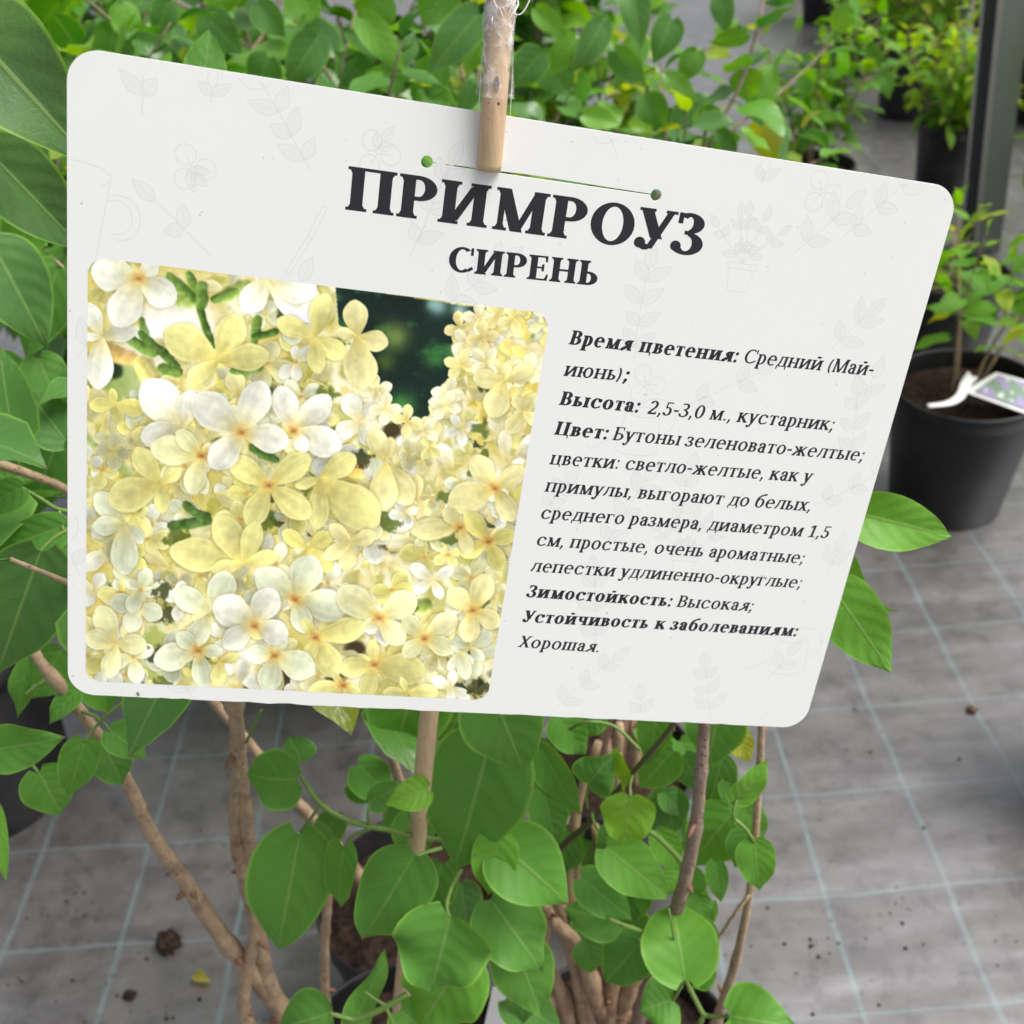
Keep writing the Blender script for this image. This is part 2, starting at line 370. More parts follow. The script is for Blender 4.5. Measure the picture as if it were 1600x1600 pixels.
# ------------------------------------------------------------------ procedural shrubs
def grow_shrub(name, x, y, z, height, nst, leaf, label, cat, seed, spread=.35, hue=(.1, .8), group=None, mat_leaf=None, bark=None, extra=None, bare=.25, step=.05, side=.5, lw=.72, res=(6, 4), lean=(0, 0), r0=.005, az=None, topset=None):
    rn = random.Random(seed); t = thing(name, (x, y, z), label, cat, group); fol = MB()
    def put_leaf(p, out, size, hgt):
        out = out.normalized(); dz = rn.uniform(-.75, .3); d = (out + Vector((0, 0, dz))).normalized()
        st = p + d * size * .28; tip = st + (d + Vector((0, 0, -.25))).normalized() * size
        n = Vector((rn.uniform(-.6, .6), rn.uniform(-.6, .6), 1)) + out * rn.uniform(-.2, .7)
        h = hue[0] + (hue[1] - hue[0]) * (lambda q: q * q * (3 - 2 * q))(rn.random()) + (.25 if hgt > .85 else 0)
        if rn.random() < .03: h = 1.3
        tw = MB()
        tube(fol, [p, p + d * size * .16, st], [size * .018, size * .014, size * .012], 4, 2, col=(.12, .22, .05))
        add_leaf(fol, st, tip, n, size * lw * rn.uniform(.85, 1.1), h, rn, res[0], res[1], droop=rn.uniform(.02, .14), fold=rn.uniform(0, .35), wave=.07)
    def stem(p0, d0, ln, r, depth, start):
        pts = [p0]; d = d0.normalized(); p = p0.copy(); seg = max(4, int(ln / .07)); sl = ln / seg
        for i in range(seg):
            d = (d + Vector((rn.gauss(0, .10), rn.gauss(0, .10), rn.gauss(.05, .05)))).normalized(); p = p + d * sl; pts.append(p.copy())
        rad = [r * (1 - .65 * i / seg) for i in range(seg + 1)]
        mb = MB(); tube(mb, pts, rad, 6, 3, knots=seg, seed=rn.randrange(999), rough=.1)
        mb.build('stem', bark or M_bark_d, t)
        s = start * ln; k = 0; ph = rn.random() * 3.14
        while s < ln:
            i = min(seg - 1, int(s / sl)); q = pts[i].lerp(pts[i + 1], s / sl - i); dd = (pts[i + 1] - pts[i]).normalized()
            ax = dd.orthogonal().normalized(); ax = Matrix.Rotation(ph + k * 1.57 + rn.uniform(-.3, .3), 3, dd) @ ax
            f_ = s / ln
            for sg in (1, -1):
                o = ax * sg + dd * .5
                if depth == 0 and rn.random() < side and f_ < .8:
                    stem(q, o + dd * .5, ln * rn.uniform(.2, .4), r * .5, 1, .15)
                elif rn.random() < .92:
                    put_leaf(q, o, leaf * rn.uniform(.7, 1.15) * (1 if f_ < .85 else .75), f_)
            s += step * rn.uniform(.75, 1.25); k += 1
        put_leaf(pts[-1], d + Vector((rn.gauss(0, .3), rn.gauss(0, .3), 0)), leaf * .6, 1)
    for i in range(nst):
        a = (i + rn.random() * .7) / nst * 6.283 if az is None else rn.uniform(*az)
        o = Vector((math.cos(a), math.sin(a), 0)); sp = spread * rn.uniform(.4, 1.1)
        stem(Vector((x, y, z)) + o * .02, Vector((0, 0, 1)) + o * sp + Vector((lean[0], lean[1], 0)), height * rn.uniform(.75, 1.08), r0 * rn.uniform(.8, 1.2), 0, bare)
    if extra: extra(fol)
    fol.build('foliage', mat_leaf or M_leaf_bg, t)
    return t

# ------------------------------------------------------------------ the sign card
CPX = [(104.8, 71.9), (1500.4, 294.5), (1255.1, 1137.6), (105.9, 1084.0)]
def homog(src, dst):
    A = []
    for (x, y), (u, v) in zip(src, dst):
        A += [[x, y, 1, 0, 0, 0, -u * x, -u * y, -u], [0, 0, 0, x, y, 1, -v * x, -v * y, -v]]
    return np.linalg.svd(np.array(A))[2][-1].reshape(3, 3)
H0 = homog([(0, 0), (1, 0), (1, 1), (0, 1)], CPX)
Mk = np.linalg.inv(np.array([[F, 0, 800], [0, F, 800], [0, 0, 1]])) @ H0
if Mk[2, 2] < 0: Mk = -Mk
CW = .28
la, lb = np.linalg.norm(Mk[:, 0]), np.linalg.norm(Mk[:, 1]); sc_ = CW / la; CH = lb * sc_
CX = Mk[:, 0] / la; CY = Mk[:, 1] / lb; CY = CY - (CY @ CX) * CX; CY /= np.linalg.norm(CY); CT = Mk[:, 2] * sc_
CN = -np.cross(CX, CY)                         # towards the viewer
def card(x, y, z=0.0):
    v = B2W @ (CT + CX * x + CY * y + CN * z); return Vector((v[0], v[1], v[2] + CAMZ))
HC = homog([(0, 0), (CW, 0), (CW, CH), (0, CH)], CPX); HCI = np.linalg.inv(HC)
def c2p(x, y):
    p = HC @ np.array([x, y, np.ones_like(x)]) if np.ndim(x) else HC @ np.array([x, y, 1.0]); return p[0] / p[2], p[1] / p[2]
def p2c(px, py):
    p = HCI @ np.array([px, py, 1.0]); return p[0] / p[2], p[1] / p[2]
def card_depth(px, py):
    x, y = p2c(px, py); return (CT + CX * x + CY * y)[2]
SO = card(CW / 2, CH, 0)
sign = thing('plant_sign', SO, 'white printed lilac plant card with a photo of cream blossoms, threaded on the bamboo stake', 'sign')

def mat_card():
    m, t, b = mat('white_coated_card'); co = coord(t); n = noise_n(t, co, 900, 2); n2 = noise_n(t, co, 12, 3)
    c = mix(t, math_n(t, 'MULTIPLY', ramp(t, n2, .3, .7), .3), (.82, .83, .805), (.795, .807, .785))
    sp = ramp(t, noise_n(t, co, 620, 1, .4), .785, .81)
    c = mix(t, math_n(t, 'MULTIPLY', sp, .55), c, (.30, .27, .24))
    L(t, c, b.inputs['Base Color']); b.inputs['Roughness'].default_value = .30; b.inputs['Specular IOR Level'].default_value = .4
    bump(t, b, n, .06, .0003); return m
M_card = mat_card()
def mat_attr(name, rough=.4, spec=.35):
    m, t, b = mat(name); a = N(t, 'ShaderNodeAttribute', attribute_name='Col'); L(t, a.outputs[0], b.inputs['Base Color'])
    b.inputs['Roughness'].default_value = rough; b.inputs['Specular IOR Level'].default_value = spec; return m
M_ink = plain('black_print_ink', (.022, .021, .027), .42, .3, 300, (.03, .028, .034), spec=.3)
M_print = mat_attr('colour_print')
M_faint = plain('faint_grey_print', (.70, .712, .705), .4, .3, 100, (.73, .738, .732), spec=.3)
M_faint2 = plain('faint_pale_print', (.785, .797, .78), .4, .3, 100, (.79, .80, .785), spec=.3)

# panel with rounded corners, two punched holes and the slit between them
cu = bpy.data.curves.new('panel_outline', 'CURVE'); cu.dimensions = '2D'; cu.fill_mode = 'BOTH'; cu.extrude = .00045; cu.bevel_depth = .00012; cu.bevel_resolution = 2
def spline(pts):
    s = cu.splines.new('POLY'); s.points.add(len(pts) - 1); s.use_cyclic_u = True
    for p, q in zip(s.points, pts): p.co = (q[0], q[1], 0, 1)
rc = .0092; o_ = []
for (cx, cy, a0) in ((rc, rc, 180), (CW - rc, rc, 270), (CW - rc, CH - rc, 0), (rc, CH - rc, 90)):
    for k in range(13): a = R_(a0 + 90 * k / 12); o_.append((cx + rc * math.cos(a), cy + rc * math.sin(a)))
# little torn notches along the bottom edge
out = []
rn_ = random.Random(3)
for i, p in enumerate(o_):
    out.append(p)
    if i == 38:
        for k in range(1, 70):
            x = CW - rc - (CW - 2 * rc) * k / 70
            out.append((x, CH + (.0 if rn_.random() < .6 else rn_.uniform(-.0004, .0002))))
spline([(x, y) for x, y in out])
hA = p2c(667, 253); hB = p2c(1025, 305); hr = .0019
dx, dy = hB[0] - hA[0], hB[1] - hA[1]; hl = math.hypot(dx, dy); ux, uy = dx / hl, dy / hl; ang = math.atan2(uy, ux)
pts = []; gap = .00028; da = math.asin(gap / hr)
for k in range(25): a = ang + da + (2 * math.pi - 2 * da) * k / 24; pts.append((hA[0] + hr * math.cos(a), hA[1] + hr * math.sin(a)))
for f_, o2 in ((.30, -.00045), (.42, -.0007), (.55, -.00065), (.75, -.0004)): pts.append((hA[0] + dx * f_ - uy * o2 , hA[1] + dy * f_ + ux * o2))
for k in range(25): a = ang + math.pi + da + (2 * math.pi - 2 * da) * k / 24; pts.append((hB[0] + hr * math.cos(a), hB[1] + hr * math.sin(a)))
spline(pts)
tmp = bpy.data.objects.new('panel_outline', cu); COL.objects.link(tmp)
dg = bpy.context.evaluated_depsgraph_get(); me = bpy.data.meshes.new_from_object(tmp.evaluated_get(dg))
bpy.data.objects.remove(tmp); bpy.data.curves.remove(cu)
TH = .00057
for v in me.vertices:
    p = card(v.co.x, v.co.y, v.co.z * -1 - TH) - SO; v.co = p
me.materials.clear(); me.materials.append(M_card); me.name = 'card_panel'
for p in me.polygons: p.use_smooth = False
po = bpy.data.objects.new('card_panel', me); COL.objects.link(po); po.parent = sign

# ---- serif lettering, drawn as strokes in em units
class Gly:
    def __init__(s, bold):
        s.W, s.T, s.S, s.st = (.190, .068, .064, .050) if bold else (.130, .062, .05, .048); s.q = []; s.b = bold
    def quad(s, *p): s.q.append(p)
    def rect(s, x0, y0, x1, y1): s.q.append(((x0, y0), (x1, y0), (x1, y1), (x0, y1)))
    def stem(s, x, y0, y1, bot=3, top=3, w=None):
        w = w or s.W; a, b = x - w / 2, x + w / 2; s.rect(a, y0, b, y1); S, st = s.S, s.st
        for m, yy, sg in ((bot, y0, 1), (top, y1, -1)):
            l = a - (S if m & 1 else 0); r = b + (S if m & 2 else 0)
            if m:
                s.rect(l, yy, r, yy + sg * st)
                if m & 1: s.q.append(((a - S * .45, yy + sg * st), (a, yy + sg * st), (a, yy + sg * st * 2.1)))
                if m & 2: s.q.append(((b, yy + sg * st), (b + S * .45, yy + sg * st), (b, yy + sg * st * 2.1)))
    def line(s, x0, y0, x1, y1, w):            # w measured across the stroke
        l = math.hypot(x1 - x0, y1 - y0); nx, ny = -(y1 - y0) / l * w / 2, (x1 - x0) / l * w / 2
        s.q.append(((x0 - nx, y0 - ny), (x1 - nx, y1 - ny), (x1 + nx, y1 + ny), (x0 + nx, y0 + ny)))
    def diag(s, x0, y0, x1, y1, w):            # w measured horizontally
        s.q.append(((x0 - w / 2, y0), (x0 + w / 2, y0), (x1 + w / 2, y1), (x1 - w / 2, y1)))
    def arc(s, cx, cy, rx, ry, a0, a1, wx=None, wy=None, n=20):
        wx = wx or s.W; wy = wy or s.T; P = []
        for k in range(n + 1):
            a = R_(a0 + (a1 - a0) * k / n); c, d = math.cos(a), math.sin(a); P.append(((cx + rx * c, cy + ry * d), (cx + (rx - wx) * c, cy + (ry - wy) * d)))
        for k in range(n): s.q.append((P[k][0], P[k + 1][0], P[k + 1][1], P[k][1]))
    def dot(s, cx, cy, r): s.q.append(tuple((cx + r * math.cos(R_(k * 24)), cy + r * math.sin(R_(k * 24))) for k in range(15)))
    def bowl(s, x, y0, y1, rx):                # right-hand bowl starting at x
        s.arc(x, (y0 + y1) / 2, rx, (y1 - y0) / 2, -90, 90)

def glyph(ch, bold):
    g = Gly(bold); W, T, S, st = g.W, g.T, g.S, g.st
    up = ch.upper() == ch and ch.isalpha(); low = ch.lower() == ch and ch.isalpha()
    CAPH, XH = .70, .515
    h = CAPH if up else XH; k = 1.0 if up else .80
    e = .5 * W + S + .02; c = ch.lower()
    if c == 'п': b = e + .42 * k; g.stem(e, 0, h, 3, 1); g.stem(b, 0, h, 3, 2); g.rect(e, h - st, b, h); adv = b + e
    elif c in 'ий':
        b = e + .46 * k; g.stem(e, 0, h); g.stem(b, 0, h); g.diag(e + W * .4, .06, b - W * .4, h - .06, T * 2.1); adv = b + e
        if c == 'й': g.arc((e + b) / 2, h + .20, .13, .125, 195, 345, T * 1.4, T * 1.6, 10)
    elif c == 'н': b = e + .43 * k; g.stem(e, 0, h); g.stem(b, 0, h); g.rect(e, h / 2 - st * .6, b, h / 2 + st * .6); adv = b + e
    elif c == 'ц': b = e + .41 * k; g.stem(e, 0, h, 1, 3); g.stem(b, 0, h, 0, 3); g.rect(e, 0, b + W / 2 + S * 1.2, st); g.rect(b + W / 2 + S * .3, -.13, b + W / 2 + S * 1.2, st); adv = b + e + .03
    elif c == 'ш': b = e + .33 * k; d = b + .33 * k; g.stem(e, 0, h, 1, 3); g.stem(b, 0, h, 0, 3); g.stem(d, 0, h, 2, 3); g.rect(e, 0, d, st); adv = d + e
    elif c == 'л':
        b = e + .41 * k; g.stem(b, 0, h, 3, 2); g.rect(e + .02, h - st, b, h); g.line(e + .07, h - st, e + .03, h * .35, T * 1.5); g.line(e + .03, h * .38, e - .05, .05, T * 1.6); g.dot(e - .05, .045, .05 if bold else .042); adv = b + e
    elif c == 'д':
        b = e + .40 * k; g.rect(b - W / 2, 0, b + W / 2, h); g.rect(e + .02, h - st, b + W / 2 + S, h); g.line(e + .08, h - st, e + .05, h * .42, T * 1.5); g.line(e + .05, h * .45, e - .02, .02, T * 1.5)
        g.rect(e - .10, 0, b + W / 2 + S, st); g.rect(e - .10, -.14, e - .06 + T * .4, st); g.rect(b + W / 2 + S - T, -.14, b + W / 2 + S, st); adv = b + e
    elif c == 'м':
        b = e + .58 * k; t1 = T * 1.4 if up or bold else T * 1.3; m_ = (e + b) / 2
        g.stem(e, 0, h, 3, 1, t1); g.stem(b, 0, h, 3, 2); g.diag(m_ - .02, 0, e + .02, h, W * 1.05); g.diag(m_ - .02, 0, b - .02, h, T * 1.6); adv = b + e
    elif c == 'к':
        g.stem(e, 0, h); x = e + W / 2; r = x + .33 * k; g.line(x - .02, h * .46, r - .04, h - .02, T * 1.5); g.line(x + .06, h * .56, r + .02, .02, W * .95); g.rect(r - .12, h - st, r + .05, h); g.rect(r - .10, 0, r + .11, st); adv = r + .11
    elif c == 'ж':
        m_ = .44 * k + .06; g.stem(m_, 0, h)
        for sg in (-1, 1):
            r = m_ + sg * (.36 * k); g.line(m_ + sg * W * .3, h * .46, r, h - .02, T * 1.5); g.line(m_ + sg * (W * .3 + .05), h * .55, r + sg * .03, .02, W * .85)
            g.rect(min(r - sg * .05, r + sg * .06), h - st, max(r - sg * .05, r + sg * .06), h); g.rect(min(r - sg * .08, r + sg * .10), 0, max(r - sg * .08, r + sg * .10), st)
        adv = 2 * m_
    elif c == 'т':
        m_ = .29 * k + .03; g.stem(m_, 0, h, 3, 0); g.rect(m_ - .27 * k - .01, h - st, m_ + .27 * k + .01, h)
        for sg in (-1, 1): x = m_ + sg * (.27 * k + .01); g.q.append(((x, h - .16 * k), (x, h), (x - sg * T * 1.2, h), (x - sg * T * .8, h - .16 * k)))
        adv = 2 * m_
    elif c == 'г': g.stem(e, 0, h, 3, 1); r = e + .36 * k; g.rect(e, h - st, r, h); g.q.append(((r, h - .17 * k), (r, h), (r - T * 1.2, h), (r - T * .8, h - .17 * k))); adv = r + .04
    elif c == 'в':
        g.stem(e, 0, h, 1, 1); x = e + .14 * k; g.rect(e, 0, x, T); g.rect(e, h - T, x, h); ym = h * .53; g.rect(e, ym - T / 2, x, ym + T / 2); g.bowl(x, ym - T / 2, h, .185 * k + W * .35); g.bowl(x, 0, ym + T / 2, .225 * k + W * .35); adv = x + .225 * k + W * .35 + .04
    elif ch == 'Б': g.stem(e, 0, h, 1, 1); r = e + .36; g.rect(e, h - st, r, h); g.q.append(((r, h - .17), (r, h), (r - T * 1.2, h), (r - T * .8, h - .17))); x = e + .14; g.rect(e, 0, x, T); g.rect(e, h * .56 - T, x, h * .56); g.bowl(x, 0, h * .56, .23 + W * .35); adv = x + .27 + W * .35
    elif ch == 'б':
        rx = .20 + W * .35; x = rx + .045; g.arc(x, .25, rx, .265, 0, 360, n=30); g.arc(x + .06, .33, rx + .06, .39, 95, 190, W * .9, T * 1.4); g.line(x + .03, .70, x + rx + .0, .745, T * 1.5); adv = 2 * x
    elif c == 'р':
        y0 = 0 if up else -.235; g.stem(e, y0, h, 3, 1)
        if up: x = e + .15; g.rect(e, h - T, x, h); ym = h * .42; g.rect(e, ym, x, ym + T); g.bowl(x, ym, h, .215 + W * .35); adv = x + .215 + W * .35 + .03
        else: rx = .20 + W * .35; x = e + .10; g.arc(x, h / 2, rx, h / 2 + .01, -118, 118, n=26); adv = x + rx + .045
    elif c == 'с':
        rx = .25 * (1.2 if up else .86) + W * .3; x = rx + .045; g.arc(x, h / 2, rx, h / 2 + .012, 52, 308, n=30); xr = x + rx * .68
        if up: g.rect(xr - T * .3, h * .70, xr + T * .8, h + .005); g.line(x + rx * .5, .06, xr + .06, .15, T * 1.2)
        else: g.dot(x + rx * .58, h * .80, W * .52); g.line(x + rx * .5, .05, xr + .05, .12, T * 1.2)
        adv = xr + .10
    elif ch == 'Е' or ch == 'E':
        g.stem(e, 0, h, 1, 1); r = e + .39; g.rect(e, h - st, r - .02, h); g.rect(e, 0, r + .01, st); g.rect(e, h / 2 - st / 2 + .01, r - .10, h / 2 + st / 2 + .01)
        g.q.append(((r - .02, h - .17), (r - .02, h), (r - .02 - T * 1.2, h), (r - .02 - T * .8, h - .17))); g.q.append(((r + .03, .18), (r + .01, 0), (r - T * 1.3, 0), (r - T * .3, .18))); g.rect(r - .10 - T, h / 2 - .09, r - .10, h / 2 + .11); adv = r + .06
    elif ch == 'е': rx = .205 + W * .32; x = rx + .045; g.arc(x, h / 2, rx, h / 2 + .012, 0, 312, n=30); g.rect(x - rx + .04, h / 2 - .005, x + rx - .01, h / 2 + T * .95 - .005); adv = 2 * x - .015
    elif c == 'о': rx = (.30 if up else .205) + W * .32; x = rx + .045; g.arc(x, h / 2, rx, h / 2 + .012, 0, 360, n=36); adv = 2 * x
    elif c == 'з' or ch == '3':
        hh = CAPH if (up or ch == '3') else h; kk = 1.0 if (up or ch == '3') else .8; x = .20 * kk + .03; ym = hh * .53
        g.arc(x, (ym + hh) / 2, .175 * kk + W * .4, (hh - ym) / 2 + .014, -88, 140, n=22); g.arc(x, ym / 2, .21 * kk + W * .4, ym / 2 + .014, -145, 88, n=24); g.rect(x - .06, ym - T / 2, x + .03, ym + T / 2)
        if up or ch == 'з': g.rect(x - .175 * kk - T * .3, hh * .74, x - .175 * kk + T * .9, hh + .003)
        g.dot(x - .17 * kk, hh * (.17 if not up else .18), W * .48); adv = x + .21 * kk + W * .4 + .04
    elif c == 'у':
        yb = -.235 if low and not up else 0; xb = .27 * k + .05; l = .10; r = .48 * k + .08; yj = 0 if not up else .16
        if up: g.diag(.345, .20, .12, h, W * 1.08); g.diag(.245, .02, .545, h, T * 1.7); g.arc(.17, .085, .115, .098, 200, 360, T * 1.9, T * 1.9, 12); g.dot(.085, .105, W * .5); g.rect(.0, h - st, .27, h); g.rect(.44, h - st, .64, h); adv = .63
        else: g.diag(xb + .01, 0, l + .02, h, W * 1.08); g.diag(xb - .085, -.19, r - .02, h, T * 1.7); g.arc(xb - .145, -.15, .075, .085, 190, 340, T * 1.5, T * 1.5, 8); g.dot(xb - .20, -.15, W * .45); g.rect(.0, h - st, .22, h); g.rect(r - .10, h - st, r + .08, h); adv = r + .06
    elif c == 'х':
        r = .46 * k + .04; l = .10; g.diag(r, 0, l, h, W * 1.15); g.diag(l - .01, 0, r - .01, h, T * 1.7)
        for x, y in ((l, 0), (r, 0), (l, h), (r, h)): g.rect(x - .10, y if y == 0 else y - st, x + .10, st if y == 0 else y)
        adv = r + .11
    elif c == 'ч': b = e + .37 * k; g.stem(b, 0, h, 3, 3); g.rect(e - W / 2 - S, h - st, e + W / 2 + S, h); g.rect(e - W / 2, h * .62, e + W / 2, h); g.arc(e + .13, h * .62, .13 + W / 2, h * .27, 180, 285, W, T * 1.2, 12); g.line(e + .12, h * .375, b, h * .46, T * 1.2); adv = b + e
    elif c in 'ьы':
        g.stem(e, 0, h, 1, 3); x = e + .13 * k; ym = h * .56; g.rect(e, 0, x, T); g.rect(e, ym - T, x, ym); g.bowl(x, 0, ym, .21 * k + W * .35); adv = x + .21 * k + W * .35 + .04
        if c == 'ы': b = adv + .02 + W / 2 + S * .6; g.stem(b, 0, h); adv = b + e
    elif c == 'ю': g.stem(e, 0, h); rx = .20 * (1.2 if up else 1) + W * .32; x = e + .14 + rx; g.rect(e, h / 2 - st * .6, x - rx + .03, h / 2 + st * .6); g.arc(x, h / 2, rx, h / 2 + .012, 0, 360, n=32); adv = x + rx + .045
    elif c == 'я': b = .40 * k + .06 + W * .5; g.stem(b, 0, h, 2, 2); x = b - .10 * k; ym = h * .44; g.rect(x, h - T, b, h); g.rect(x, ym, b, ym + T); g.arc(x, (ym + h) / 2, .19 * k + W * .35, (h - ym) / 2, 90, 270); g.line(x + .03, ym + .02, .09, .02, W * .85); g.rect(.0, 0, .15, st); adv = b + e - .01
    elif ch == 'а':
        xr = .33 + W * .2; g.rect(xr - W / 2, .03, xr + W / 2, h * .70); g.arc(xr - .13, h * .68, .13 + W / 2, h * .32 + .012, 0, 150, W, T * 1.1, 14); g.dot(xr - .235, h * .76, W * .5); g.arc(xr - .10, h * .295, .165 + W * .3, h * .295 + .012, 75, 300, W, T * 1.1, 20); g.rect(xr - .10, h * .56, xr, h * .56 + T); g.rect(xr - .10, .0, xr, T * .2); g.line(xr - .02, .09, xr - .12, .0, T * 1.2); g.rect(xr, 0, xr + W / 2 + S * 1.2, st * 1.1); adv = xr + W / 2 + S + .03
    elif ch == '0': rx = .205 + W * .3; x = rx + .04; g.arc(x, .345, rx, .36, 0, 360, n=32); adv = 2 * x
    elif ch == '1': g.rect(.22, 0, .22 + W, .69); g.rect(.10, 0, .36 + W, st); g.line(.22 + W * .5, .66, .08, .57, T * 1.5); adv = .52
    elif ch == '2': g.arc(.26, .50, .19 + W * .2, .205, -32, 165, W, T, 18); g.line(.42, .43, .09, .05, W * .8); g.rect(.06, 0, .48, T * 1.5); g.rect(.48 - T, 0, .48, .15); adv = .54
    elif ch == '5': g.rect(.12, .63, .45, .69); g.rect(.12, .36, .12 + T * 1.2, .69); g.arc(.24, .215, .20 + W * .2, .23, -140, 125, W, T, 22); g.dot(.09, .10, W * .5); adv = .53
    elif ch == '.': g.dot(.12, .055, .058 if not bold else .08); adv = .24
    elif ch == ',': g.dot(.12, .055, .058 if not bold else .08); g.line(.14, .05, .07, -.12, T * 1.4); adv = .24
    elif ch in ':;':
        r = .06 if not bold else .085; g.dot(.14, .06, r); g.dot(.14, .43, r); adv = .28
        if ch == ';': g.line(.165, .05, .08, -.13, T * 1.4)
    elif ch == '-': g.rect(.04, .23, .29, .23 + T * 1.5); adv = .33
    elif ch in '()':
        sg = 1 if ch == '(' else -1; x = .38 if ch == '(' else -.10; g.arc(x, .28, .30, .48, 180 - 52 * 1 if sg > 0 else -52, 180 + 52 if sg > 0 else 52, W * .75, T, 16); adv = .30
    else: adv = .24
    return g.q, adv

def text_run(mb, s, p0, p1, em, bold=False, italic=.0, z=.00002, space=None):
    space = space or (.34 if bold else .26)
    """run of text whose baseline goes from the seen point p0 to p1; em in metres"""
    a = np.array(p2c(*p0)); b = np.array(p2c(*p1)); d = b - a; ln = np.linalg.norm(d); d /= ln; nn = np.array([d[1], -d[0]])
    gl = [glyph(c_, bold) for c_ in s]; tot = sum(g[1] if c_ != ' ' else space for g, c_ in zip(gl, s)); sx = ln / tot; x = 0; zz = 0
    for (qs, adv), c_ in zip(gl, s):
        if c_ != ' ':
            for q in qs:
                zz = (zz + 1) % 40
                V = []
                for (u, v) in q:
                    p = a + d * (x + (u + italic * v) * sx) + nn * v * em; V.append(card(p[0], p[1], z + zz * 4e-7))
                mb.add(V, [tuple(range(len(q)))])
            x += adv * sx
        else: x += space * sx
    return sx
def inkmesh(name, runs):
    mb = MB()
    for r in runs: text_run(mb, *r[:4], **r[4])
    return mb.build(name, M_ink, sign, smooth=False)
emT = np.linalg.norm(np.array(p2c(546, 260)) - np.array(p2c(540, 328))) / .70
emS = np.linalg.norm(np.array(p2c(705, 383)) - np.array(p2c(700, 423))) / .70
inkmesh('headline_text', [('ПРИМРОУЗ', (537, 327), (1098, 401), emT, dict(bold=True))])
inkmesh('subheading_text', [('СИРЕНЬ', (697, 423), (934, 447), emS * .97, dict(bold=True))])
def q4(x, y): return (780 + x / 2.58065, 480 + y / 2.58065)
emB = np.linalg.norm(np.array(p2c(*q4(290, 92))) - np.array(p2c(*q4(281, 150)))) / .70
IT = .17
rows = [
 [('Время цветения:', (277, 149), (958, 223), 1), ('Средний (Май-', (978, 223), (1503, 277), 0)],
 [('июнь)', (255, 276), (492, 297), 0), (';', (494, 297), (518, 300), 1)],
 [('Высота:', (237, 393), (562, 425), 1), ('2,5-3,0 м., кустарник;', (592, 429), (1346, 498), 0)],
 [('Цвет:', (217, 513), (435, 533), 1), ('Бутоны зеленовато-желтые;', (453, 535), (1466, 621), 0)],
 [('цветки: светло-желтые, как у', (199, 633), (1254, 707), 0)],
 [('примулы, выгорают до белых,', (179, 743), (1254, 823), 0)],
 [('среднего размера, диаметром 1,5', (160, 852), (1326, 932), 0)],
 [('см, простые, очень ароматные;', (143, 960), (1225, 1034), 0)],
 [('лепестки удлиненно-округлые;', (121, 1065), (1215, 1133), 0)],
 [('Зимостойкость:', (107, 1168), (692, 1207), 1), ('Высокая;', (711, 1208), (1020, 1226), 0)],
 [('Устойчивость к заболеваниям:', (91, 1269), (1198, 1327), 1)],
 [('Хорошая.', (73, 1370), (402, 1392), 0)]]
inkmesh('description_text', [(s, q4(*a), q4(*b), emB, dict(bold=bool(f), italic=IT)) for row in rows for (s, a, b, f) in row])

# ---- faint botanical drawings printed over the whole card
fm = MB(); fz = [0]
def fline(P, wd=.00022, mi=0):
    P = [np.array(p) for p in P]; fz[0] = (fz[0] + 1) % 30
    for i in range(len(P) - 1):
        d = P[i + 1] - P[i]; l = np.linalg.norm(d)
        if l < 1e-9: continue
        n = np.array([-d[1], d[0]]) / l * wd / 2; V = [P[i] - n, P[i + 1] - n, P[i + 1] + n, P[i] + n]
        if all(0.0006 < p[0] < CW - .0006 and .0006 < p[1] < CH - .0006 for p in V): fm.add([card(p[0], p[1], .000006 + fz[0] * 1e-7) for p in V], [(0, 1, 2, 3)], mi=mi)
def fleaf(b, ang, ln, wd, fill=True):
    b = np.array(b); a = np.array([math.cos(ang), math.sin(ang)]); n = np.array([-a[1], a[0]])
    up_ = [b + a * ln * t + n * wd * .5 * math.sin(math.pi * t ** .8) for t in np.linspace(0, 1, 11)]; dn_ = [b + a * ln * t - n * wd * .5 * math.sin(math.pi * t ** .8) for t in np.linspace(0, 1, 11)]
    pp = up_ + dn_[::-1][1:-1]
    if fill and all(0.001 < p[0] < CW - .001 and .001 < p[1] < CH - .001 for p in pp):
        fz.append(0); fm.add([card(p[0], p[1], .000002 + len(fz) % 200 * 2e-8) for p in pp], [tuple(range(len(pp)))], mi=1)
    fline(up_); fline(dn_); fline([b, b + a * ln * .8], .00015)
def sprig(px, py, ang, ln=.030, n=4, lf=.009, seed=0):
    r = random.Random(seed + int(px)); x, y = p2c(px, py); a = R_(ang); P = [np.array([x, y])]
    for k in range(n * 2): a += r.uniform(-.09, .09); P.append(P[-1] + np.array([math.cos(a), math.sin(a)]) * ln / (n * 2))
    fline(P)
    for k in range(n):
        p = P[2 + k * 2 - 1 if 2 + k * 2 - 1 < len(P) else -1]
        for sg in (-1, 1): fleaf(p, a + sg * r.uniform(.6, 1.0), lf * r.uniform(.7, 1.15), lf * .5)
    fleaf(P[-1], a, lf, lf * .5)
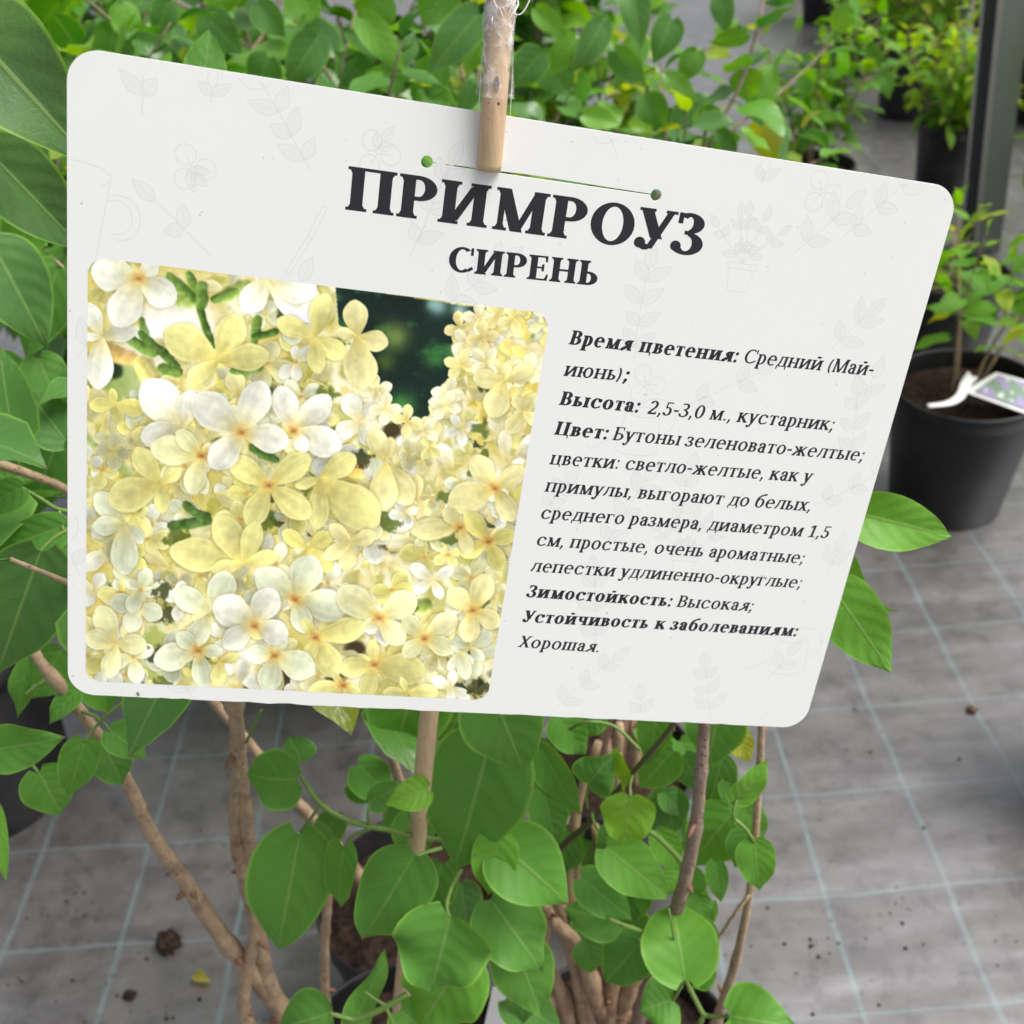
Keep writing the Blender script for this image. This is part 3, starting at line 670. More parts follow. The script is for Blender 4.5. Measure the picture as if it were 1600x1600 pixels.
for i, (px, py, an, ln, n) in enumerate([(222, 180, -92, .022, 2), (485, 268, -120, .03, 4), (290, 262, 30, .002, 1), (330, 400, -140, .022, 1), (640, 400, -70, .03, 3), (470, 440, -70, .02, 0), (585, 240, -60, .004, 1),
    (965, 245, -125, .03, 3), (1105, 250, -60, .016, 2), (1315, 372, -50, .03, 3), (1240, 396, -45, .022, 2), (990, 560, -95, .03, 4), (1060, 640, -35, .03, 2), (1300, 545, -60, .016, 2), (1270, 790, -30, .03, 3), (1330, 720, -100, .024, 3),
    (940, 860, -70, .03, 3), (865, 1110, -60, .03, 3), (930, 1010, -100, .03, 3), (850, 800, -60, .012, 2), (1110, 1120, -110, .022, 3), (1000, 1130, -100, .010, 1), (120, 560, -60, .02, 2), (125, 900, -110, .018, 2), (300, 1090, -120, .012, 2), (690, 480, -40, .024, 3), (1200, 1060, -60, .012, 1), (1290, 900, -80, .01, 1), (1340, 640, -75, .012, 1), (1060, 820, -90, .02, 2), (1190, 290, -90, .004, 1), (330, 160, -90, .004, 1)]):
    sprig(px, py, an, ln, n, .0085 if ln > .006 else .006, i)
def ell(cx, cy, rx, ry, a0=0, a1=360, n=28): return [(cx + rx * math.cos(R_(a0 + (a1 - a0) * k / n)), cy + ry * math.sin(R_(a0 + (a1 - a0) * k / n))) for k in range(n + 1)]
def pot_print(px, py, s):
    x, y = p2c(px, py); fline([(x - s, y), (x + s, y), (x + s, y + s * .35), (x - s, y + s * .35), (x - s, y)]); fline([(x - s * .85, y + s * .35), (x - s * .65, y + s * 1.8), (x + s * .65, y + s * 1.8), (x + s * .85, y + s * .35)])
    for k in range(5): sprig(px, py, -90 + (k - 2) * 22, .015, 2, .005, k)
pot_print(1160, 412, .0052); pot_print(1070, 870, .005)
x, y = p2c(165, 300)
fline(ell(x - .012, y - .004, .0135, .004, 180, 400)); fline([(x + .0015, y - .004), (x - .003, y + .022)]); fline([(x - .003, y + .022), (x - .013, y + .021)]); fline(ell(x + .004, y + .007, .006, .0065, -120, 110)); fline(ell(x + .003, y + .007, .0047, .005, -120, 110)); fline([(x - .013, y + .004), (x + .0002, y + .006)])
for (px, py) in ((1235, 1020), (1000, 670)):
    x, y = p2c(px, py); s = .0075
    fline(ell(x, y - s * .8, s * .8, s * .25)); fline([(x - s * .8, y - s * .8), (x - s, y + s)]); fline([(x + s * .8, y - s * .8), (x + s, y + s)]); fline(ell(x, y + s, s, s * .3, 0, 180)); fline([(x - s, y + s * .4), (x - s * 2.2, y + s * 1.2), (x - s * 2.4, y + s * .9)]); fline(ell(x + s * .6, y - s * .6, s, s * .9, -160, 70)); 
for (px, py) in ((300, 262), (590, 240), (1285, 300), (1010, 600)):
    x, y = p2c(px, py)
    for k in range(3): fline(ell(x + .004 * math.cos(k * 2.1), y + .004 * math.sin(k * 2.1), .003, .003, n=16)); fline([(x, y), (x + .004 * math.cos(k * 2.1), y + .004 * math.sin(k * 2.1))])
x, y = p2c(480, 370); fline([(x, y), (x + .004, y - .010), (x + .0055, y - .0095), (x + .0015, y + .0005), (x, y)]); fline([(x, y), (x - .006, y + .012)]); fline([(x + .0015, y), (x - .0045, y + .0125)]); fline([(x - .006, y + .012), (x - .0045, y + .0125)])
fm.build('botanical_pattern', [M_faint, M_faint2], sign, smooth=False)

# ---- the printed photograph of cream lilac blossom: flowers drawn into a fine colour mesh
def photo_print():
    q = lambda x, y: (100 + x / 2.0513, 380 + y / 2.0513)
    k4 = [p2c(136, 401), p2c(857, 487), p2c(765, 1098), p2c(132, 1062)]
    x0 = min(k4[0][0], k4[3][0]); x1 = max(k4[1][0], k4[2][0]); y0 = (k4[0][1] + k4[1][1]) / 2; y1 = (k4[2][1] + k4[3][1]) / 2
    x0 = (k4[0][0] + k4[3][0]) / 2; x1 = (k4[1][0] + k4[2][0]) / 2
    nx, ny = 560, 500
    gx, gy = np.meshgrid(np.linspace(x0, x1, nx), np.linspace(y0, y1, ny))
    PX, PY = c2p(gx.ravel(), gy.ravel()); X = ((PX - 100) * 2.0513).reshape(ny, nx); Y = ((PY - 380) * 2.0513).reshape(ny, nx)   # coordinates of the 1600 px wide crop
    rs = np.random.RandomState(5)
    def fbm(sx, sy, seed, oct_=4):
        r = np.random.RandomState(seed); out = np.zeros_like(X); amp = 1; tot = 0
        for o in range(oct_):
            G = r.rand(64, 64); u = (X / sx * 2 ** o + 7.3 * o) % 63; v = (Y / sy * 2 ** o + 3.1 * o) % 63; iu = u.astype(int); iv = v.astype(int); fu = u - iu; fv = v - iv; fu = fu * fu * (3 - 2 * fu); fv = fv * fv * (3 - 2 * fv)
            out += amp * (G[iv, iu] * (1 - fu) * (1 - fv) + G[iv, iu + 1] * fu * (1 - fv) + G[iv + 1, iu] * (1 - fu) * fv + G[iv + 1, iu + 1] * fu * fv); tot += amp; amp *= .55
        return out / tot
    sm = lambda a, lo, hi: (lambda t: t * t * (3 - 2 * t))(np.clip((a - lo) / (hi - lo), 0, 1))
    n1 = fbm(150, 150, 1); n2 = fbm(60, 60, 2); n3 = fbm(18, 18, 3, 3)
    def C(*c): return np.array(c, float) / 255
    I = np.zeros((ny, nx, 3))
    I[:] = C(225, 212, 130); I += (sm(n1, .35, .65)[..., None]) * (C(243, 238, 205) - C(225, 212, 130))
    I = I * (1 - sm(n2, .56, .70)[..., None] * .55) + C(170, 168, 70) * sm(n2, .56, .70)[..., None] * .55
    I = I * (1 - sm(n2, .40, .27)[..., None] * .5) + C(214, 190, 90) * sm(n2, .40, .27)[..., None] * .5
    lft = sm(X, 420, 120) * sm(n1, .5, .62); I = I * (1 - .7 * lft[..., None]) + C(120, 150, 60) * .7 * lft[..., None]
    # white bright backdrop behind the upper left stalks
    bw = np.exp(-(((X - 330) / 170) ** 2 + ((Y - 290) / 110) ** 2) ** 2); I = I * (1 - bw[..., None]) + C(250, 248, 240) * bw[..., None]
    def blend(mask, col): nonlocal I; I = I * (1 - mask[..., None]) + np.asarray(col) * mask[..., None]
    # dark garden backdrop, upper right
    poly = [(870, 140), (960, 150), (1120, 175), (1390, 215), (1290, 245), (1240, 330), (1260, 410), (1180, 480), (1170, 550), (1110, 600), (1060, 560), (1040, 480), (980, 420), (940, 380), (1000, 330), (880, 260)]
    def inpoly(poly):
        m = np.zeros(X.shape, bool); n = len(poly)
        for i in range(n):
            (xa, ya), (xb, yb) = poly[i], poly[(i + 1) % n]
            c = ((ya > Y) != (yb > Y)) & (X < (xb - xa) * (Y - ya) / (yb - ya + 1e-9) + xa); m ^= c
        return m.astype(float)
    dk = C(46, 62, 52) + (C(80, 122, 76) - C(46, 62, 52)) * sm(fbm(70, 70, 8), .5, .75)[..., None]
    ms = inpoly(poly); I = I * (1 - ms[..., None]) + dk * ms[..., None]
    for (cx, cy, r, c, a) in ((1060, 300, 45, C(150, 170, 90), .8), (1200, 200, 30, C(200, 235, 225), .7), (1270, 215, 25, C(210, 240, 235), .7), (1180, 195, 20, C(180, 225, 220), .6), (1190, 360, 35, C(90, 150, 80), .7), (1085, 520, 40, C(95, 160, 80), .8), (1030, 380, 30, C(120, 140, 60), .6)):
        blend(a * np.exp(-((X - cx) ** 2 + (Y - cy) ** 2) / r ** 2) * ms, c)
    Ig = I.copy()
    for (cx, cy, r, a) in ((95, 500, 28, .9), (160, 410, 30, .85), (140, 130, 15, .8), (710, 210, 25, .8), (1400, 900, 45, .85), (1310, 640, 40, .75), (1050, 960, 40, .8), (1020, 880, 22, .8), (800, 930, 28, .75), (1480, 640, 30, .8), (1530, 280, 22, .8), (930, 1300, 40, .9), (720, 1400, 50, .85), (600, 1420, 25, .9), (1420, 1400, 60, .6), (1300, 1430, 60, .8), (1090, 1400, 40, .5), (1050, 600, 35, .9), (690, 890, 26, .8), (850, 1430, 50, .6), (560, 830, 25, .8), (200, 1330, 30, .5)):
        m = a * sm(np.hypot((X - cx), (Y - cy) * 1.1) / r + (n2 - .5) * 1.3, 1.2, .6); blend(m, C(42, 56, 36) if cx % 3 else C(74, 62, 38))
    # stalks and buds
    def stroke(x0_, y0_, x1_, y1_, wd, col, a=1, tap=1.0):
        d = np.array([x1_ - x0_, y1_ - y0_], float); l = np.hypot(*d); d /= l; t = ((X - x0_) * d[0] + (Y - y0_) * d[1]) / l; s = (X - x0_) * -d[1] + (Y - y0_) * d[0]
        ww = wd * .5 * (1 + (tap - 1) * np.clip(t, 0, 1)); ww = ww * np.sqrt(np.clip(1 - np.abs(2 * np.clip(t, 0, 1) - 1) ** 5, .02, 1)) * (1 + (n2 - .5) * .5); m = sm(np.abs(s + (n2 - .5) * wd * .5) / ww, 1.15, .70) * sm(t, -.02, .02) * sm(t, 1.02, .98) * a * .9
        sh = (np.clip(s / ww, -1, 1) * .25 + 1); I[:] = I * (1 - m[..., None]) + np.clip(col * sh[..., None] + (n3[..., None] - .5) * .25, 0, 1) * m[..., None]
    G1, G2, G3 = C(128, 156, 78), C(98, 126, 62), C(168, 186, 100)
    for s_ in ((430, 190, 480, 340, 26, G2), (395, 90, 440, 190, 30, G1), (330, 95, 420, 190, 40, G1), (470, 185, 560, 150, 30, G1), (440, 120, 440, 215, 44, G1), (350, 180, 420, 195, 40, G3), (500, 180, 600, 120, 44, G3),
               (240, 280, 370, 400, 34, G2), (200, 300, 300, 360, 40, G1), (300, 400, 380, 420, 40, G1), (240, 240, 270, 300, 30, G1), (320, 350, 390, 430, 30, G2), (620, 230, 610, 330, 34, G1), (600, 300, 690, 280, 26, G2), (530, 410, 640, 400, 34, G1), (540, 440, 600, 420, 30, G3),
               (590, 650, 690, 700, 34, G2), (620, 690, 700, 690, 30, G1), (540, 780, 550, 860, 26, G2), (330, 910, 470, 890, 36, G2), (380, 830, 470, 900, 40, G2), (190, 830, 250, 850, 40, G2), (230, 870, 300, 880, 24, G1), (540, 1040, 600, 1140, 44, G3), (660, 890, 700, 850, 26, G2),
               (75, 1340, 120, 1395, 24, G1), (80, 1370, 130, 1350, 18, G2), (195, 1400, 235, 1370, 40, G3), (1290, 740, 1330, 735, 22, G2), (1490, 280, 1495, 305, 22, G1), (1120, 1165, 1180, 1165, 44, G3)): stroke(*s_)
    for s_ in ((100, 340, 240, 370, 60, C(226, 190, 120)), (510, 380, 520, 520, 60, C(235, 205, 110)), (640, 330, 780, 300, 44, C(222, 205, 110)), (240, 360, 290, 470, 60, C(224, 212, 130)), (190, 880, 340, 915, 34, C(205, 200, 100)), (80, 700, 190, 760, 50, C(228, 215, 110)), (910, 660, 980, 590, 40, C(236, 220, 110)), (900, 720, 1010, 730, 60, C(240, 205, 120)), (480, 1120, 470, 1200, 50, C(232, 200, 120))): stroke(*s_)
    def petal(cx, cy, tx, ty, wr, col, edge, tilt, al=1.0):
        wr = wr * .76; tl = rs.uniform(-1, .6)
        d = np.array([tx - cx, ty - cy], float); l = np.hypot(*d); d /= l
        bx = (X > min(cx, tx) - l * .6) & (X < max(cx, tx) + l * .6) & (Y > min(cy, ty) - l * .6) & (Y < max(cy, ty) + l * .6)
        if not bx.any(): return
        iy, ix = np.where(bx); a_, b_, c_, d_ = iy.min(), iy.max() + 1, ix.min(), ix.max() + 1
        x_ = X[a_:b_, c_:d_]; y_ = Y[a_:b_, c_:d_]; nn2 = n2[a_:b_, c_:d_]; nn3 = n3[a_:b_, c_:d_]
        t = ((x_ - cx) * d[0] + (y_ - cy) * d[1]) / l; s = ((x_ - cx) * -d[1] + (y_ - cy) * d[0]) / l; s = s + (nn2 - .5) * .05
        tc = np.clip(t, 0, 1); wv_ = wr * (.16 + .84 * np.sin(np.pi * np.clip(tc, 0, .985) ** 1.35) ** .8) * np.where(tc > .93, np.sqrt(np.clip((1 - tc) / .07, 0, 1)), 1) ** .5
        rr = np.abs(s) / np.maximum(wv_, 1e-4)
        m = sm(rr, 1.04, .94) * sm(t, -.03, .03) * sm(t, 1.005, .975) * al
        shd = sm(rr, 1.35, .9) * sm(t, .15, .4) * sm(t, 1.10, .98) * .32
        sub = I[a_:b_, c_:d_]; sub = sub * (1 - shd[..., None] * (1 - np.array([.62, .55, .30])))
        base = np.asarray(col)[None, None] * np.ones(t.shape + (1,))
        yel = np.exp(-(tc / .33) ** 2)[..., None]; base = base * (1 - .55 * yel) + C(240, 218, 120) * .55 * yel
        lit = (tilt * np.clip(s / np.maximum(wv_, 1e-4), -1, 1) * .11 + (nn3 - .5) * .07 + (nn2 - .5) * .16 + (tc - .55) * .12 + tl * .07)[..., None]
        vein = (np.cos(s / np.maximum(wv_, 1e-4) * 14) * .012 * sm(t, .2, .5))[..., None]
        cen = (-.05 * np.exp(-(s / .05) ** 2) * sm(t, .1, .3) * sm(t, .95, .6))[..., None]
        rim = (sm(rr, .72, .92) * sm(rr, 1.0, .95) + sm(t, .86, .95) * sm(rr, .9, .6))[..., None]
        base = base * (1 + lit + vein + cen); base = base * (1 - .30 * rim) + np.asarray(edge) * .30 * rim
        I[a_:b_, c_:d_] = sub * (1 - m[..., None]) + np.clip(base, 0, 1) * m[..., None]
    PAL = [C(238, 235, 182), C(236, 230, 156), C(243, 243, 222), C(233, 226, 142), C(244, 236, 174), C(234, 238, 204)]
    def flower(cx, cy, tips, wr=.36, tone=0, cen=1, wj=.05):
        for i, (tx, ty) in enumerate(tips): petal(cx, cy, tx, ty, wr + rs.uniform(-wj, wj), PAL[tone % 6] * rs.uniform(.95, 1.03), C(246, 247, 236) if tone in (0, 2, 5) else C(242, 236, 190), rs.uniform(-1, 1))
        if cen:
            m = sm(np.hypot(X - cx, Y - cy) + (n3 - .5) * 26, 40, 14) * .5; blend(m, C(238, 206, 120))
            r = max(abs((X - cx) * .8 + (Y - cy) * .6).min(), 0); u = np.abs((X - cx) * .97 + (Y - cy) * .2); v = np.abs(-(X - cx) * .2 + (Y - cy) * .97); m = sm(np.maximum(u / 19, v / 14) + (n3 - .5) * .6, 1.1, .45); blend(m * .6, C(204, 156, 96))
            m = sm(np.hypot((X - cx) / 9, (Y - cy - 2) / 6) + (n3 - .5) * .5, 1.2, .6); blend(m * .55, C(160, 104, 62))
    # loose petals filling the panicles
    for k in range(430):
        x = rs.uniform(60, 1560); y = rs.uniform(40, 1490)
        if 850 < x < 1260 and y < 600 - abs(x - 1060) * .6 and y < 560: continue
        if x < 720 and y < 430 and rs.rand() < .75: continue
        if y > 1330 and rs.rand() < .5: continue
        a = rs.uniform(0, 6.28); l = rs.uniform(60, 115) if x < 900 else rs.uniform(50, 95)
        petal(x, y, x + l * math.cos(a), y + l * math.sin(a), rs.uniform(.3, .46), PAL[rs.randint(6)] * rs.uniform(.86, 1.03), C(244, 240, 214), rs.uniform(-1, 1), .92)
    for k in range(90):          # panicle at the right edge
        x = rs.uniform(1260, 1560); y = rs.uniform(215, 640)
        if y < 430 and x < 1265 + (430 - y) * .55: continue
        a = rs.uniform(0, 6.28); l = rs.uniform(40, 75); petal(x, y, x + l * math.cos(a), y + l * math.sin(a), rs.uniform(.34, .5), [C(240, 226, 140), C(236, 214, 112), C(246, 238, 186)][rs.randint(3)], C(250, 244, 206), rs.uniform(-1, 1), .95)
    for k in range(60):          # right-hand pale crowd
        x = rs.uniform(1000, 1480); y = rs.uniform(620, 1010); a = rs.uniform(0, 6.28); l = rs.uniform(60, 105)
        petal(x, y, x + l * math.cos(a), y + l * math.sin(a), rs.uniform(.3, .45), [C(246, 240, 204), C(243, 232, 170), C(248, 246, 232)][rs.randint(3)], C(252, 250, 236), rs.uniform(-1, 1), .95)
    def blur(A, r):
        k = np.exp(-np.linspace(-2, 2, 2 * r + 1) ** 2); k /= k.sum()
        for ax_ in (0, 1): A = sum(k[i] * np.roll(A, i - r, axis=ax_) for i in range(2 * r + 1))
        return A
    Ib = blur(I, 3); bm = sm(n1, .40, .60)[..., None] * .8; I = I * (1 - bm) + Ib * bm
    order = [(rs.uniform(70, 1540), rs.uniform(60, 1480)) for k in range(230)]
    for (x, y) in order:
        if 840 < x < 1270 and y < 600 - abs(x - 1060) * .55 + 30: continue
        if x < 620 and y < 430 and rs.rand() < .8: continue
        if y > 1380 and rs.rand() < .4: continue
        far_ = x > 980 and y < 1000; r0 = rs.uniform(56, 84) * (.80 if far_ else 1.15); th = rs.uniform(0, 6.28); sq = rs.uniform(.45, 1); sa = rs.uniform(0, 3.14); tn = rs.randint(6); dim = rs.uniform(.80, 1.02)
        wq = rs.uniform(.40, .54)
        for j in range(4):
            a = th + j * 1.571 + rs.uniform(-.22, .22); r_ = r0 * rs.uniform(.82, 1.12); dx_, dy_ = r_ * math.cos(a), r_ * math.sin(a); pr = dx_ * math.cos(sa) + dy_ * math.sin(sa); dx_ -= pr * (1 - sq) * math.cos(sa); dy_ -= pr * (1 - sq) * math.sin(sa)
            petal(x, y, x + dx_, y + dy_, wq, np.clip(PAL[tn] * dim * rs.uniform(.96, 1.05), 0, 1), C(250, 249, 238), rs.uniform(-1, 1))
        if rs.rand() < .22: gm = sm(np.hypot(X - x - r0, (Y - y) * 1.3) / (r0 * .5) + (n3 - .5) * 1.6, 1.1, .6) * .75; blend(gm, C(96, 112, 44) if rs.rand() < .6 else C(70, 72, 40))
        if rs.rand() < .45: m = sm(np.hypot((X - x) / 9, (Y - y) / 7) + (n3 - .5) * .8, 1.3, .5) * .6; blend(m, C(206, 150, 86))
    ms2 = np.clip(blur(ms, 3), 0, 1) ** 1.3; I = I * (1 - ms2[..., None]) + Ig * ms2[..., None]
    # small edge blossoms against the dark garden
    for k in range(16):
        x, y = [(1270, 270), (1290, 320), (1270, 390), (1330, 240), (1390, 230), (1230, 480), (1190, 560), (1150, 600), (1100, 570), (1000, 470), (960, 430), (1030, 530), (1440, 240), (1220, 520), (1340, 300), (1350, 380)][k]
        for j in range(4): a = k + j * 1.57 + rs.uniform(-.3, .3); petal(x, y, x + 55 * math.cos(a), y + 55 * math.sin(a), .45, [C(244, 232, 166), C(246, 240, 200)][k % 2], C(250, 246, 220), rs.uniform(-1, 1))
    for (sx0, sy0, sx1, sy1, sw, sc2) in ((430, 190, 480, 340, 26, G2), (395, 90, 440, 190, 28, G1), (330, 95, 420, 190, 38, G1), (470, 185, 560, 150, 28, G1), (440, 120, 440, 215, 40, G1), (240, 280, 370, 400, 32, G2), (200, 300, 300, 360, 36, G1), (300, 400, 380, 420, 36, G1), (620, 230, 610, 330, 32, G1), (600, 300, 690, 280, 24, G2), (530, 410, 640, 400, 30, G1), (590, 650, 690, 700, 32, G2), (330, 910, 470, 890, 34, G2), (380, 830, 470, 900, 36, G2), (190, 830, 250, 850, 36, G2)): stroke(sx0, sy0, sx1, sy1, sw, sc2)
    Fl = [(120, 300, [(70, 190), (110, 470), (235, 275), (60, 300)], .38, 2, 0), (190, 900, [(100, 800), (255, 960), (195, 1065), (90, 910)], .40, 5, 0), (310, 770, [(225, 655), (140, 830), (315, 865), (375, 720)], .40, 1, 0), (380, 590, [(255, 440), (245, 630), (410, 470), (395, 640)], .40, 2, 0), (440, 680, [(275, 650), (360, 600), (405, 805), (470, 640)], .36, 0, 1),
          (655, 112, [(575, 220), (620, 70), (820, 235), (810, 160)], .40, 2, 0), (800, 300, [(680, 245), (845, 160), (905, 365), (815, 420)], .38, 1, 0), (495, 375, [(318, 280), (560, 225), (660, 358), (395, 460)], .36, 1, 0), (940, 300, [(930, 180), (1040, 322), (955, 470), (870, 280)], .42, 4, 0), (735, 600, [(690, 455), (855, 490), (890, 660), (775, 670), ], .38, 2, 1),
          (1030, 700, [(985, 590), (1110, 840), (1020, 860), (1050, 620)], .34, 4, 0), (820, 755, [(740, 780), (935, 680), (1010, 905), (810, 920)], .34, 1, 0), (655, 775, [(530, 690), (790, 680), (790, 880), (590, 910)], .37, 1, 1), (570, 605, [(410, 490), (640, 440), (722, 640), (470, 722)], .42, 2, 1), (238, 112, [(85, 85), (300, 60), (358, 190), (165, 270)], .46, 2, 1),
          (1380, 785, [(1310, 680), (1475, 720), (1445, 890), (1230, 840)], .40, 4, 1), (1360, 955, [(1285, 860), (1450, 930), (1405, 1050), (1270, 1000)], .40, 3, 1), (1270, 910, [(1110, 920), (1215, 850), (1300, 1000)], .34, 4, 1), (1410, 440, [(1310, 430), (1370, 560), (1510, 400), (1420, 380)], .42, 4, 0), (1470, 540, [(1420, 610), (1520, 480), (1440, 490), (1530, 580)], .42, 4, 0),
          (575, 1025, [(335, 980), (490, 870), (620, 890), (690, 1000), (470, 1050)], .34, 1, 0), (780, 980, [(700, 920), (860, 930), (740, 1060), (860, 1050)], .36, 3, 0), (920, 960, [(850, 900), (1000, 930), (900, 1050), (830, 1010)], .38, 4, 0), (1180, 1080, [(1110, 1030), (1250, 1040), (1210, 1140), (1120, 1120)], .36, 2, 0), (475, 1185, [(345, 1110), (525, 1050), (395, 1300), (570, 1240)], .40, 5, 0), (740, 1140, [(615, 1050), (800, 1000), (910, 1175), (775, 1250)], .42, 5, 1),
          (165, 1285, [(110, 1160), (65, 1260), (265, 1285), (140, 1395)], .40, 0, 0), (430, 1305, [(285, 1340), (450, 1425), (510, 1310), (360, 1250)], .38, 5, 1), (500, 1340, [(470, 1330), (560, 1320), (490, 1420)], .4, 1, 0), (805, 1262, [(765, 1200), (970, 1225), (875, 1390), (780, 1340)], .36, 1, 1), (1010, 1200, [(875, 1110), (1130, 1130), (1090, 1285), (960, 1230)], .40, 0, 1), (675, 1320, [(580, 1315), (705, 1250), (805, 1375), (650, 1440)], .42, 5, 1),
          (995, 1350, [(880, 1365), (985, 1270), (1160, 1375), (965, 1460)], .38, 1, 1), (895, 1415, [(780, 1440), (860, 1380), (950, 1440)], .34, 1, 1), (1310, 1175, [(1230, 1110), (1360, 1060), (1400, 1225), (1290, 1280)], .42, 4, 1), (1155, 1265, [(1085, 1195), (1260, 1195), (1250, 1310), (1085, 1325)], .42, 0, 1), (1270, 1310, [(1230, 1370), (1310, 1350), (1290, 1400), (1240, 1290)], .34, 5, 0), (1100, 1440, [(1020, 1440), (1200, 1440), (1080, 1390)], .34, 1, 0), (610, 1225, [(480, 1145), (670, 1105), (718, 1262), (510, 1295)], .44, 2, 1)]
    for fl in Fl: flower(*fl)
    I = .5 * I + .5 * blur(I, 2); I = I * (.95 + .22 * (n1[..., None] - .42)); I = np.clip((I - C(205, 200, 150)) * 1.22 + C(212, 208, 152) + (n3[..., None] - .5) * .05, 0, 1)
    lin = np.where(I <= .04045, I / 12.92, ((I + .055) / 1.055) ** 2.4)
    rcn = .006; rx_, ry_ = gx, gy
    V = [card(a, b, .00003) for a, b in zip(gx.ravel(), gy.ravel())]
    def inside(a, b):
        qx = max(x0 + rcn - a, a - (x1 - rcn), 0); qy = max(y0 + rcn - b, b - (y1 - rcn), 0); return qx * qx + qy * qy <= rcn * rcn
    ins = np.array([inside(a, b) for a, b in zip(gx.ravel(), gy.ravel())]).reshape(ny, nx)
    Fc = [(j * nx + i, j * nx + i + 1, (j + 1) * nx + i + 1, (j + 1) * nx + i) for j in range(ny - 1) for i in range(nx - 1) if ins[j, i] and ins[j + 1, i] and ins[j, i + 1] and ins[j + 1, i + 1]]
    mb = MB(); mb.add(V, Fc, lin.reshape(-1, 3)); mb.build('photo_print', M_print, sign, smooth=False)
photo_print()

# ------------------------------------------------------------------ bamboo stake through the slit
def mat_bamboo():
    m, t, b = mat('bamboo'); co = coord(t); mp = N(t, 'ShaderNodeMapping'); mp.inputs['Scale'].default_value = (1, 1, .06); L(t, co, mp.inputs[0])
    n = noise_n(t, mp.outputs[0], 900, 3); n2 = noise_n(t, co, 45, 3)
    c = mix(t, ramp(t, n, .3, .7), (.66, .47, .29), (.54, .37, .215)); c = mix(t, math_n(t, 'MULTIPLY', ramp(t, n2, .4, .7), .5), c, (.66, .50, .27))
    v = N(t, 'ShaderNodeTexVoronoi'); v.inputs['Scale'].default_value = 260; L(t, co, v.inputs['Vector'])
    sp = math_n(t, 'MULTIPLY', math_n(t, 'SUBTRACT', 1.0, ramp(t, v.outputs['Distance'], .10, .18)), ramp(t, noise_n(t, co, 70, 2), .5, .62))
    c = mix(t, math_n(t, 'MULTIPLY', sp, .9), c, (.09, .035, .015))
    L(t, c, b.inputs['Base Color']); b.inputs['Roughness'].default_value = .5; bump(t, b, n, .2, .0004); return m
M_bamboo = mat_bamboo()
ds = card_depth(762, 268); rS = .0038
nx_, ny_ = p2c(770, 140), p2c(762, 268)
def card_off(px, py, off):               # the place off in front of (+) or behind (-) the card
    x, y = p2c(px, py); return card(x, y, off)
sp_pts = [card_off(784, -60, rS + .0016), card_off(778, 20, rS + .0012), card_off(771, 140, rS + .0006), card_off(767, 205, rS + .0008), card_off(765, 228, rS * .75), card_off(764, 247, -rS * .15), card_off(763, 268, -rS - .0002), card_off(757, 310, -rS - .0025), at(718, 640, .425), at(670, 1120, .472), at(650, 1330, .535), at(625, 1590, .66), at(612, 1700, .78)]
soil_front = None
stk = thing('bamboo_stake', sp_pts[-1], 'tan bamboo stake holding up the white plant card, its top wrapped in clear film', 'stake')
mb = MB(); tube(mb, [card_off(784, -60, rS + .0016), card_off(778, 20, rS + .0012), card_off(771, 140, rS + .0004), card_off(767, 205, rS * .8), card_off(763.5, 263, rS * .12)], [rS] * 5, 24, 6)
tube(mb, [card_off(763.5, 267, -rS - .0014), card_off(760, 300, -rS - .0018), card_off(752, 380, -rS - .006), at(718, 640, .425), at(670, 1120, .472), at(650, 1330, .535), at(625, 1590, .66), at(612, 1700, .78)], [rS] * 4 + [.0043, .0046, .0053, .0056], 20, 6)
mb.build('cane', M_bamboo, stk)
mb = MB()
for (px, py, sx_, sy_) in ((770.5, 131, .0007, .0021),):
    c0 = card_off(px, py, 2 * rS + .00075); rt = (card_off(px + 20, py, 0) - card_off(px, py, 0)).normalized(); dn_ = (card_off(px, py + 20, 0) - card_off(px, py, 0)).normalized()
    mb.add([c0 + rt * sx_ * math.cos(k * .5236) + dn_ * sy_ * math.sin(k * .5236) for k in range(12)] , [tuple(range(12))])
mb.build('knot', plain('dark_knot', (.10, .085, .09), .5, .8, 2000, (.32, .27, .24)), stk)
def mat_film():
    m, t, b = mat('clear_film'); co = coord(t); n = noise_n(t, co, 260, 4, .6); b.inputs['Base Color'].default_value = (.9, .88, .86, 1); b.inputs['Roughness'].default_value = .16; b.inputs['Specular IOR Level'].default_value = .7
    a = math_n(t, 'MULTIPLY_ADD', ramp(t, n, .48, .68), .50, .08); L(t, a, b.inputs['Alpha']); bump(t, b, n, .9, .0012); return m
M_film = mat_film(); M_strand = plain('white_film_edge', (.82, .8, .78), .25, .1)
mb = MB(); rn_ = random.Random(11)
top = catmull([tuple(p) for p in sp_pts[:4]], 14)
for layer, (rr, i0, i1, rg) in enumerate(((1.20, 0, 31, .09), (1.10, 0, 24, .08))):
    Q = [Vector(p) for p in top[i0:i1]]; seg = 22; V = []
    ax = (Q[-1] - Q[0]).normalized(); a = ax.orthogonal().normalized(); bb = ax.cross(a)
    for i, p in enumerate(Q):
        k = 1.0 if i < 22 or layer else 1.0 + .25 * min(1, (i - 22) / 6)
        for s in range(seg): th = 6.283 * s / seg; r = rS * rr * k * (1 + rg * (rn_.random() - .3)); V.append(p + (a * math.cos(th) + bb * math.sin(th)) * r)
    mb.add(V, [(i * seg + s, i * seg + (s + 1) % seg, (i + 1) * seg + (s + 1) % seg, (i + 1) * seg + s) for i in range(len(Q) - 1) for s in range(seg)])
wr_ = mb.build('plastic_wrap', M_film, stk)
mb = MB()
